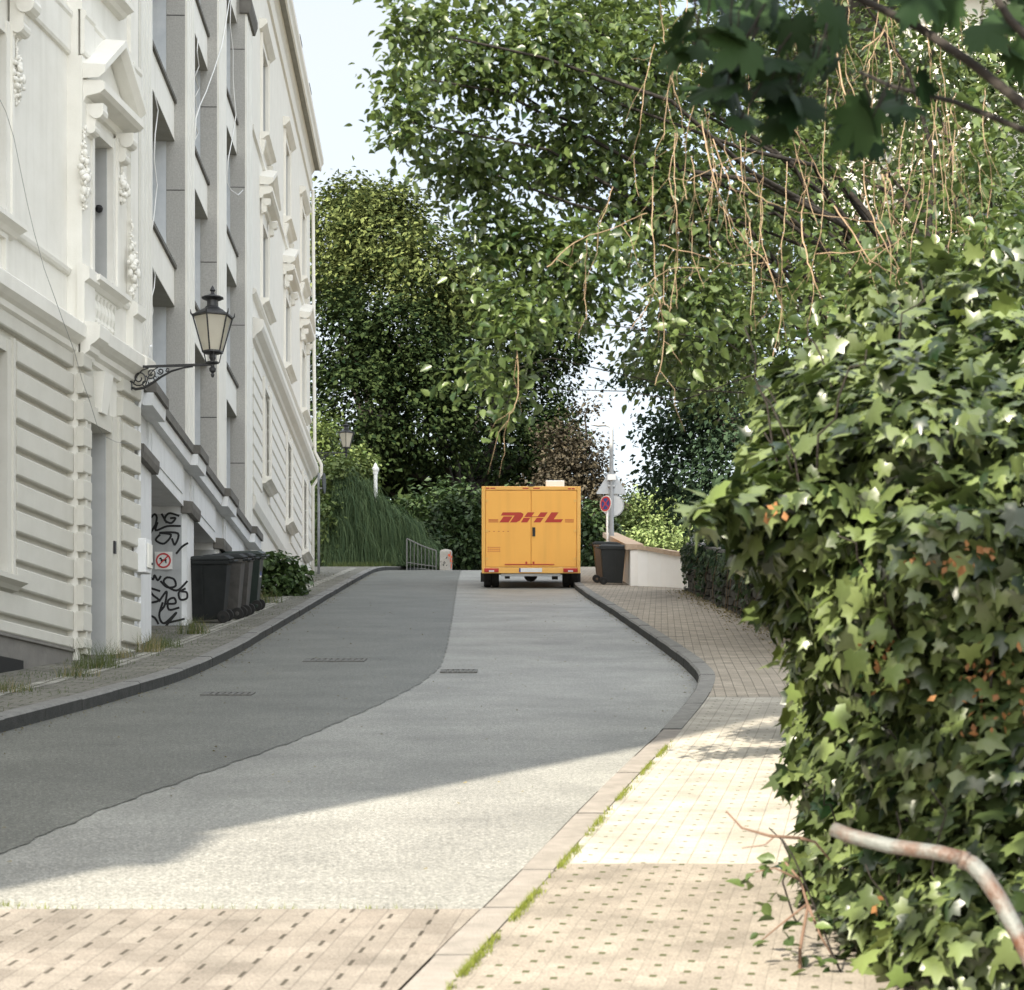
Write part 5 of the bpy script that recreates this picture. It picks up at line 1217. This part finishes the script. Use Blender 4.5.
for i in range(16):
    d = random.uniform(26, 44); x = 3.68; a = Vector((x, d, zg(d)+.15))-Vector(wi.location); limb(mb, a, a+Vector((-.05, random.uniform(-.9, -2.2), random.uniform(.3, .9))), .006, .004, n=4, seg=4)
mb.build('stem', 'vine_stem', wi)
# far trees beyond the crest
fa = [pb(380, 235, 86, 48, 48, 2600), pb(340, 235, 88, 40, 46, 2000), pb(420, 270, 85, 44, 50, 2400), pb(335, 285, 86, 30, 30, 1300), pb(450, 300, 86, 30, 40, 1600), pb(350, 195, 88, 22, 18, 500), pb(395, 205, 86, 22, 16, 500)]
tree('lime_tree', 'tall broad tree beyond the crest with sunlit upper crown beside the cream house', (-5.5, 87, zg(87)), (-5.4, 87, 15.5), .55, [(c, r, int(n*2)) for c, r, n in fa], .22, 'far_tree', 'bark_dark', clump_r=.62, per_clump=34, droop=.4, upn=.9)
fb = [pb(400, 470, 85, 44, 26, 2200), pb(520, 475, 90, 50, 24, 1600), pb(345, 340, 82, 46, 56, 2600), pb(400, 350, 82, 60, 56, 3000), pb(360, 410, 81, 56, 50, 2600), pb(440, 370, 82, 40, 50, 2200), pb(430, 430, 82, 50, 46, 2200), pb(340, 470, 84, 40, 40, 1200), pb(500, 350, 90, 50, 50, 2400), pb(470, 400, 90, 50, 50, 2200), pb(530, 400, 92, 50, 56, 2600), pb(560, 340, 92, 30, 40, 1300), pb(545, 300, 93, 40, 40, 1500), pb(500, 455, 88, 60, 40, 2400), pb(550, 440, 90, 32, 40, 1400), pb(480, 300, 93, 40, 40, 1400)]  # includes the lime's lower crown, its shade painted as darker leaves
tree('dark_shaded_tree', 'dark dense tree between cream house and van, its leaf colour also carrying the shade below the sunlit crown', (-2.2, 86, zg(86)), (-2.2, 86, 14.5), .5, [(c, r, int(n*1.6)) for c, r, n in fb], .22, 'far_dark_shaded', 'bark_dark', clump_r=.6, per_clump=32, droop=.4, upn=.9)
fc = [pb(575, 465, 80, 28, 26, 1300), pb(560, 490, 80, 34, 28, 1300), pb(600, 495, 80, 20, 22, 700), pb(590, 440, 80, 10, 8, 60), pb(588, 405, 80, 14, 8, 60), pb(562, 440, 80, 18, 20, 400)]
tree('copper_tree', 'reddish brown leaved tree between the van and the street lamp', (2.4, 80.5, zg(80)), (2.3, 80.5, 13.0), .25, [(c, r, int(n*2)) for c, r, n in fc], .16, 'copper', 'bark_dark', clump_r=.5, per_clump=22, droop=.4, upn=.8)
fd = [pb(640, 515, 82, 30, 22, 1500), pb(668, 510, 82, 26, 22, 1300), pb(612, 530, 82, 24, 18, 900), pb(690, 520, 82, 30, 26, 1200), pb(655, 540, 80, 40, 14, 900)]
tree('pale_tree', 'pale sunlit leafy tree far behind the white garden wall', (5.6, 82.5, zg(82)), (5.6, 82.5, 12.0), .2, [(c, r, int(n*1.8)) for c, r, n in fd], .17, 'light_bush', 'bark', clump_r=.5, per_clump=22, droop=.4, upn=.9)
# shrubs at the crest
def shrub(name, label, px, py, d, blobs, size, leaf, cat='shrub', **kw):
    x = at(px, d); z = zg(d)
    return tree(name, label, (x, d, z), (x, d, z+.5), .06, blobs, size, leaf, 'bark_dark', cat, **kw)
shrub('yellow_shrub', 'light yellow green shrub by the corner of the cream house under the distant lantern', 332, 570, 70.5, [pb(322, 440, 71, 16, 28, 700), pb(345, 470, 71, 26, 26, 900), pb(330, 500, 70, 22, 34, 800), pb(322, 540, 70, 14, 30, 500), pb(362, 470, 71.5, 16, 18, 400), pb(328, 520, 69.2, 12, 40, 900), pb(336, 480, 69.4, 12, 26, 600)]*2, .16, 'yellow_shrub', clump_r=.36, per_clump=20, shell=.4)
shrub('laurel_shrub', 'mid green shrubs behind the stair railing left of the van', 450, 570, 72, [pb(440, 520, 73, 34, 26, 1100), pb(470, 505, 73, 24, 20, 700), pb(470, 545, 72, 26, 30, 900), pb(425, 500, 74, 20, 12, 400), pb(445, 490, 74, 6, 18, 140), pb(500, 530, 73, 30, 40, 900), pb(430, 548, 72, 20, 20, 500)], .22, 'hedge', clump_r=.34, per_clump=20, shell=.4)
shrub('clipped_hedge', 'yellowish green bush between the van and the bins', 592, 575, 66, [pb(594, 520, 66, 16, 16, 500), pb(594, 550, 66, 18, 26, 800), pb(580, 545, 67, 16, 28, 600), pb(606, 540, 67, 12, 30, 500)], .2, 'hedge', clump_r=.3, per_clump=20, shell=.4)
shrub('leafy_shrub', 'round leafy shrub growing against the cream house past the bins', 281, 600, 43.3, [pb(281, 577, 43.2, 22, 22, 620), pb(272, 562, 43.2, 14, 14, 260), pb(295, 583, 43.6, 13, 16, 230), pb(266, 588, 42.8, 10, 14, 160), pb(284, 596, 43, 18, 8, 160)], .13, 'shrub', clump_r=.16, per_clump=14, shell=.45, tmpl=T_OVAL)
# weeping grass-like shrub
wx, wd = at(372, 69.5), 69.5
ws_ = thing('weeping_shrub', 'dark green weeping shrub with long hanging strands at the crest', 'shrub', (wx, wd, zg(wd)))
mb = MB(); rnd = random.Random(9)
tufts = []
for k in range(240):
    cx = rnd.uniform(-1.35, 1.7); ridge = interp([(-1.35, 2.3), (-.9, 3.3), (-.5, 2.85), (0, 2.2), (.9, 1.75), (1.7, .75)])(cx)+rnd.gauss(0, .12)
    zz = ridge*rnd.random()**.8+rnd.uniform(-.1, .15); tufts.append((cx, -.15-.9*max(0, 1-zz/3.3)**.7*rnd.uniform(.5, 1), max(.35, zz), rnd.uniform(-.1, .75)))
for i in range(20000):
    cx, cy, top, lean = tufts[i % len(tufts)]
    p = Vector((cx+rnd.gauss(0, .1), cy+rnd.gauss(0, .12), top+rnd.gauss(0, .07))); dirx = lean+rnd.gauss(0, .28); diry = -rnd.uniform(.05, .6)
    L = rnd.uniform(.45, 1.25); w = .005+rnd.random()*.006; a = rnd.uniform(0, 3.14); s0 = Vector((math.cos(a)*w, math.sin(a)*w, 0)); n0 = len(mb.v)
    for k in range(6):
        t_ = k/5; q = p+Vector((dirx*L*.7*(1-(1-t_)**1.6), diry*L*.6*(1-(1-t_)**1.6), .22*L*t_*(1-t_)*4-L*.95*t_**1.7)); ww = s0*(1-.7*k/5); z0 = max(q.z, .02); mb.v += [(q.x-ww.x, q.y-ww.y, z0), (q.x+ww.x, q.y+ww.y, z0)]
    for k in range(5): mb.f.append((n0+2*k, n0+2*k+1, n0+2*k+3, n0+2*k+2))
me = bpy.data.meshes.new('strands'); me.from_pydata(mb.v, [], mb.f); me.update(); me.materials.append(M['weeping']); o = bpy.data.objects.new('strands', me); COL.objects.link(o); o.parent = ws_
MB().tube([(0, .2, -.1), (-.05, .2, 1.2), (-.1, .1, 2.3)], [.09, .07, .04], 8).build('stem', 'bark_dark', ws_)
# woodland filling the ground beyond the crest
def mass(name, label, cat, boxes, size, leaf):
    Cc, Nn, Tt, Ss = blob_leaves(boxes, size, .9, 30, .4, .9, .3); o = leaf_mesh(name, Cc, Nn, Tt, Ss, *T_DIA, leaf); return stuff(o, label, cat)
mass('woodland', 'dark woodland undergrowth closing the view beyond the crest', 'woodland', [((x, 97+3*math.sin(x), zg(97)+2.6), (3.2, 2.5, 3.2), 3600) for x in range(-15, 20, 3)]+[((x, 80+1.5*math.sin(x*2), zg(80)+1.5), (1.8, 1.4, 1.9), 1800) for x in (-8.5, -7, -5.5, -4, -2.5)]+[((x, 104, zg(97)+6), (3.5, 2.5, 4.5), 1500) for x in range(-16, -1, 4)], .42, 'far_dark_shaded')
# ------------------------------------------------------------------ grass, weeds, moss
def tuft(label, px, py, h, n, m='grass', sp=.16, dz=.12, straw=0):
    x, d = gnd(px, py, dz); t = thing('grass_tuft', label, 'grass tuft', (x, d, zg(d)+dz), group='weeds along the left house fronts')
    for mm, k in ((m, n), ('straw', straw)):
        if not k: continue
        v, f = [], []
        for i in range(k):
            a = random.uniform(0, 6.28); r = sp*random.random()**.7; L = h*random.uniform(.25, .95); b = Vector((r*math.cos(a)*1.2, r*math.sin(a)*1.8, r*math.sin(a)*.2)); lean = Vector((random.gauss(0, .35), random.gauss(0, .35), 0))*L; w = random.uniform(.0018, .004); c = random.uniform(0, 3.14); sd_ = Vector((math.cos(c), math.sin(c), 0))*w; n0 = len(v)
            for k_ in range(4):
                t_ = k_/3; p = b+Vector((0, 0, L*t_*(1-.15*t_)))+lean*t_*t_; ww = sd_*(1-.85*t_); v += [tuple(p-ww), tuple(p+ww)]
            for k_ in range(3): f.append((n0+2*k_, n0+2*k_+1, n0+2*k_+3, n0+2*k_+2))
        me = bpy.data.meshes.new('blades'); me.from_pydata(v, [], f); me.update(); me.materials.append(M[mm]); o = bpy.data.objects.new('blades', me); COL.objects.link(o); o.parent = t
tuft('tall green weeds at the left jamb of the recessed door', 97, 668, .42, 260, sp=.22)
tuft('straw coloured dry weed between the meter conduit and the graffiti pier', 150, 652, .34, 60, straw=110, sp=.16)
tuft('green weed tuft beside the dry straw weed at the graffiti pier', 163, 648, .26, 200, sp=.2)
tuft('weed tuft at the foot of the graffiti pier in front of the largest bin', 193, 634, .36, 200, straw=50, sp=.2)
tuft('sparse yellowing weeds along the dark plinth at the left edge', 6, 692, .2, 120, straw=50, sp=.2)
tuft('low weeds at the corner of the rusticated plinth', 78, 677, .2, 130, straw=40, sp=.18)
tuft('small weed between the door step and the meter conduit', 122, 658, .2, 60, straw=60, sp=.14)
tuft('light green weed between the green bin and the leafy shrub', 264, 603, .4, 200, straw=60, sp=.3)
# grassy verge at the crest, moss in the joint by the kerb
rnd = random.Random(4)
def blades(name, label, cat, pts, h, m):
    v, f = [], []
    for x, y, z in pts:
        L = h*rnd.uniform(.4, 1.2); w = rnd.uniform(.004, .012)*h/.15; c = rnd.uniform(0, 3.14); sx_, sy_ = math.cos(c)*w, math.sin(c)*w; lx_, ly_ = rnd.gauss(0, .3)*L, rnd.gauss(0, .3)*L; n0 = len(v)
        v += [(x-sx_, y-sy_, z), (x+sx_, y+sy_, z), (x+lx_, y+ly_, z+L)]; f.append((n0, n0+1, n0+2))
    me = bpy.data.meshes.new(name); me.from_pydata(v, [], f); me.update(); me.materials.append(M[m]); o = bpy.data.objects.new(name, me); COL.objects.link(o); return stuff(o, label, cat)
blades('verge_grass', 'grassy verge behind the crest below the weeping shrub', 'grass', [(x, d, zg(d)-.03) for x, d in ((rnd.uniform(-5.8, -2.6), rnd.uniform(66.8, 70)) for _ in range(6000)) if x < LK(d)-.18 or d > 70], .3, 'grass')
mp_ = []
for i in range(5200):
    d = 7.2+9*rnd.random()**1.6; k = math.sin(d*5)+math.sin(d*13+1)*.6+.4*math.sin(d*29)
    if k < -.45+.5*rnd.random(): continue
    mp_.append((RK(d)+KW+abs(rnd.gauss(0, .018))+.004, d, zg(d)+HR(d)-.002))
blades('moss', 'green moss and grass in the joint behind the flush kerb', 'moss', mp_, .035, 'moss')
mp_ = [(rnd.gauss(-2.3, .1), rnd.gauss(9.1, .03), zg(9.1)) for _ in range(260)]+[(rnd.uniform(-2.4, -.3), rnd.gauss(9.03, .012), zg(9.03)) for _ in range(140)]
blades('moss', 'green moss at the seam between asphalt and brick crossing', 'moss', mp_, .03, 'moss')
pts_ = []
for _ in range(9000):
    d = 16+44*rnd.random()**1.4; f_ = rnd.random(); x = (LK(d)-.2-1.35*f_**.7); k = math.sin(d*3.1+x*2)+math.sin(d*9.7-x*5)
    if k > .55: pts_.append((x, d, zg(d)+.118))
blades('pavement_weeds', 'small weeds and moss growing in the joints of the left pavement', 'weeds', pts_, .05, 'grass')
v_, f_ = [], []
for _ in range(1500):
    if rnd.random() < .6: d = rnd.uniform(14, 62); x = LK(d)+abs(rnd.gauss(0, .10))+.01
    elif rnd.random() < .5: d = rnd.uniform(21, 48); x = RK(d)-abs(rnd.gauss(0, .08))-.01
    else: d = rnd.uniform(10, 45); x = rnd.uniform(LK(d), RK(d))
    z = zg(d)+.009; a = rnd.uniform(0, 6.28); r = rnd.uniform(.012, .035); n0 = len(v_)
    v_ += [(x, d, z), (x+r*math.cos(a), d+r*math.sin(a), z+.003), (x+r*.8*math.cos(a+.8), d+r*.8*math.sin(a+.8), z+rnd.uniform(.002, .012))]; f_.append((n0, n0+1, n0+2))
me = bpy.data.meshes.new('gutter_litter'); me.from_pydata(v_, [], f_); me.update(); me.materials.append(M['straw']); o = bpy.data.objects.new('gutter_litter', me); COL.objects.link(o); stuff(o, 'bits of leaf and grit in the gutters and on the road', 'litter')
# ------------------------------------------------------------------ sky, sun, camera
SUN_AZ = math.atan2(-.50, -.866); SUN_EL = math.atan(.65)
w = bpy.data.worlds.new('World'); S.world = w; w.use_nodes = True
nt = w.node_tree; bg = nt.nodes['Background']; sk = nt.nodes.new('ShaderNodeTexSky'); sk.sky_type = 'NISHITA'; sk.sun_disc = False
sk.sun_elevation = SUN_EL; sk.sun_rotation = SUN_AZ; sk.air_density = 1.0; sk.dust_density = 1.5; sk.ozone_density = 1.0; sk.altitude = 100
tcw = nt.nodes.new('ShaderNodeTexCoord'); mpw = nt.nodes.new('ShaderNodeMapping'); mpw.inputs['Scale'].default_value = (1, 1, 2.6); nzw = nt.nodes.new('ShaderNodeTexNoise'); nzw.inputs['Scale'].default_value = 1.6; nzw.inputs['Detail'].default_value = 6
mrw = nt.nodes.new('ShaderNodeMapRange'); mrw.inputs[1].default_value = .3; mrw.inputs[2].default_value = .65; mrw.inputs[3].default_value = .35; mrw.inputs[4].default_value = .8
mxw = nt.nodes.new('ShaderNodeMix'); mxw.data_type = 'RGBA'; mxw.inputs[7].default_value = (2.42, 2.40, 2.25, 1)      # thin bright cloud over the sky
nt.links.new(tcw.outputs['Generated'], mpw.inputs['Vector']); nt.links.new(mpw.outputs[0], nzw.inputs['Vector']); nt.links.new(nzw.outputs['Fac'], mrw.inputs[0]); nt.links.new(mrw.outputs[0], mxw.inputs[0])
dtw = nt.nodes.new('ShaderNodeVectorMath'); dtw.operation = 'DOT_PRODUCT'; dtw.inputs[1].default_value = (-.50*math.cos(SUN_EL), -.866*math.cos(SUN_EL), math.sin(SUN_EL)); nt.links.new(tcw.outputs['Generated'], dtw.inputs[0])
mdw = nt.nodes.new('ShaderNodeMapRange'); mdw.inputs[1].default_value = -.35; mdw.inputs[3].default_value = .95; mdw.inputs[4].default_value = 3.9; nt.links.new(dtw.outputs['Value'], mdw.inputs[0])
scw = nt.nodes.new('ShaderNodeVectorMath'); scw.operation = 'SCALE'; scw.inputs[0].default_value = (2.42, 2.40, 2.25); nt.links.new(mdw.outputs[0], scw.inputs['Scale']); nt.links.new(scw.outputs[0], mxw.inputs[7])      # brighter towards the sun
nt.links.new(sk.outputs[0], mxw.inputs[6]); nt.links.new(mxw.outputs[2], bg.inputs['Color']); bg.inputs['Strength'].default_value = .11
sl = bpy.data.lights.new('sun', 'SUN'); sl.energy = 3.5; sl.angle = R(.5); sl.color = (1, .905, .755)
so = bpy.data.objects.new('sun', sl); COL.objects.link(so)
so.rotation_euler = Vector((.50*math.cos(SUN_EL), .866*math.cos(SUN_EL), -math.sin(SUN_EL))).to_track_quat('-Z', 'Y').to_euler()
cam = bpy.data.cameras.new('camera'); co = bpy.data.objects.new('camera', cam); COL.objects.link(co); S.camera = co
co.location = (0, 0, EYE); co.rotation_euler = (R(90), 0, 0)
cam.sensor_width = 36; cam.lens = F/1024*36; cam.shift_y = (HZ-495)/1024; cam.clip_end = 3000; cam.clip_start = .1
cam.dof.use_dof = True; cam.dof.focus_distance = 42; cam.dof.aperture_fstop = 7.5
vs = S.view_settings; vs.view_transform = 'Standard'; vs.look = 'None'; vs.gamma = 1; vs.use_curve_mapping = False; vs.exposure = 1.93
S.cycles.use_denoising = True; S.cycles.max_bounces = 8; S.cycles.transparent_max_bounces = 8; S.cycles.diffuse_bounces = 4
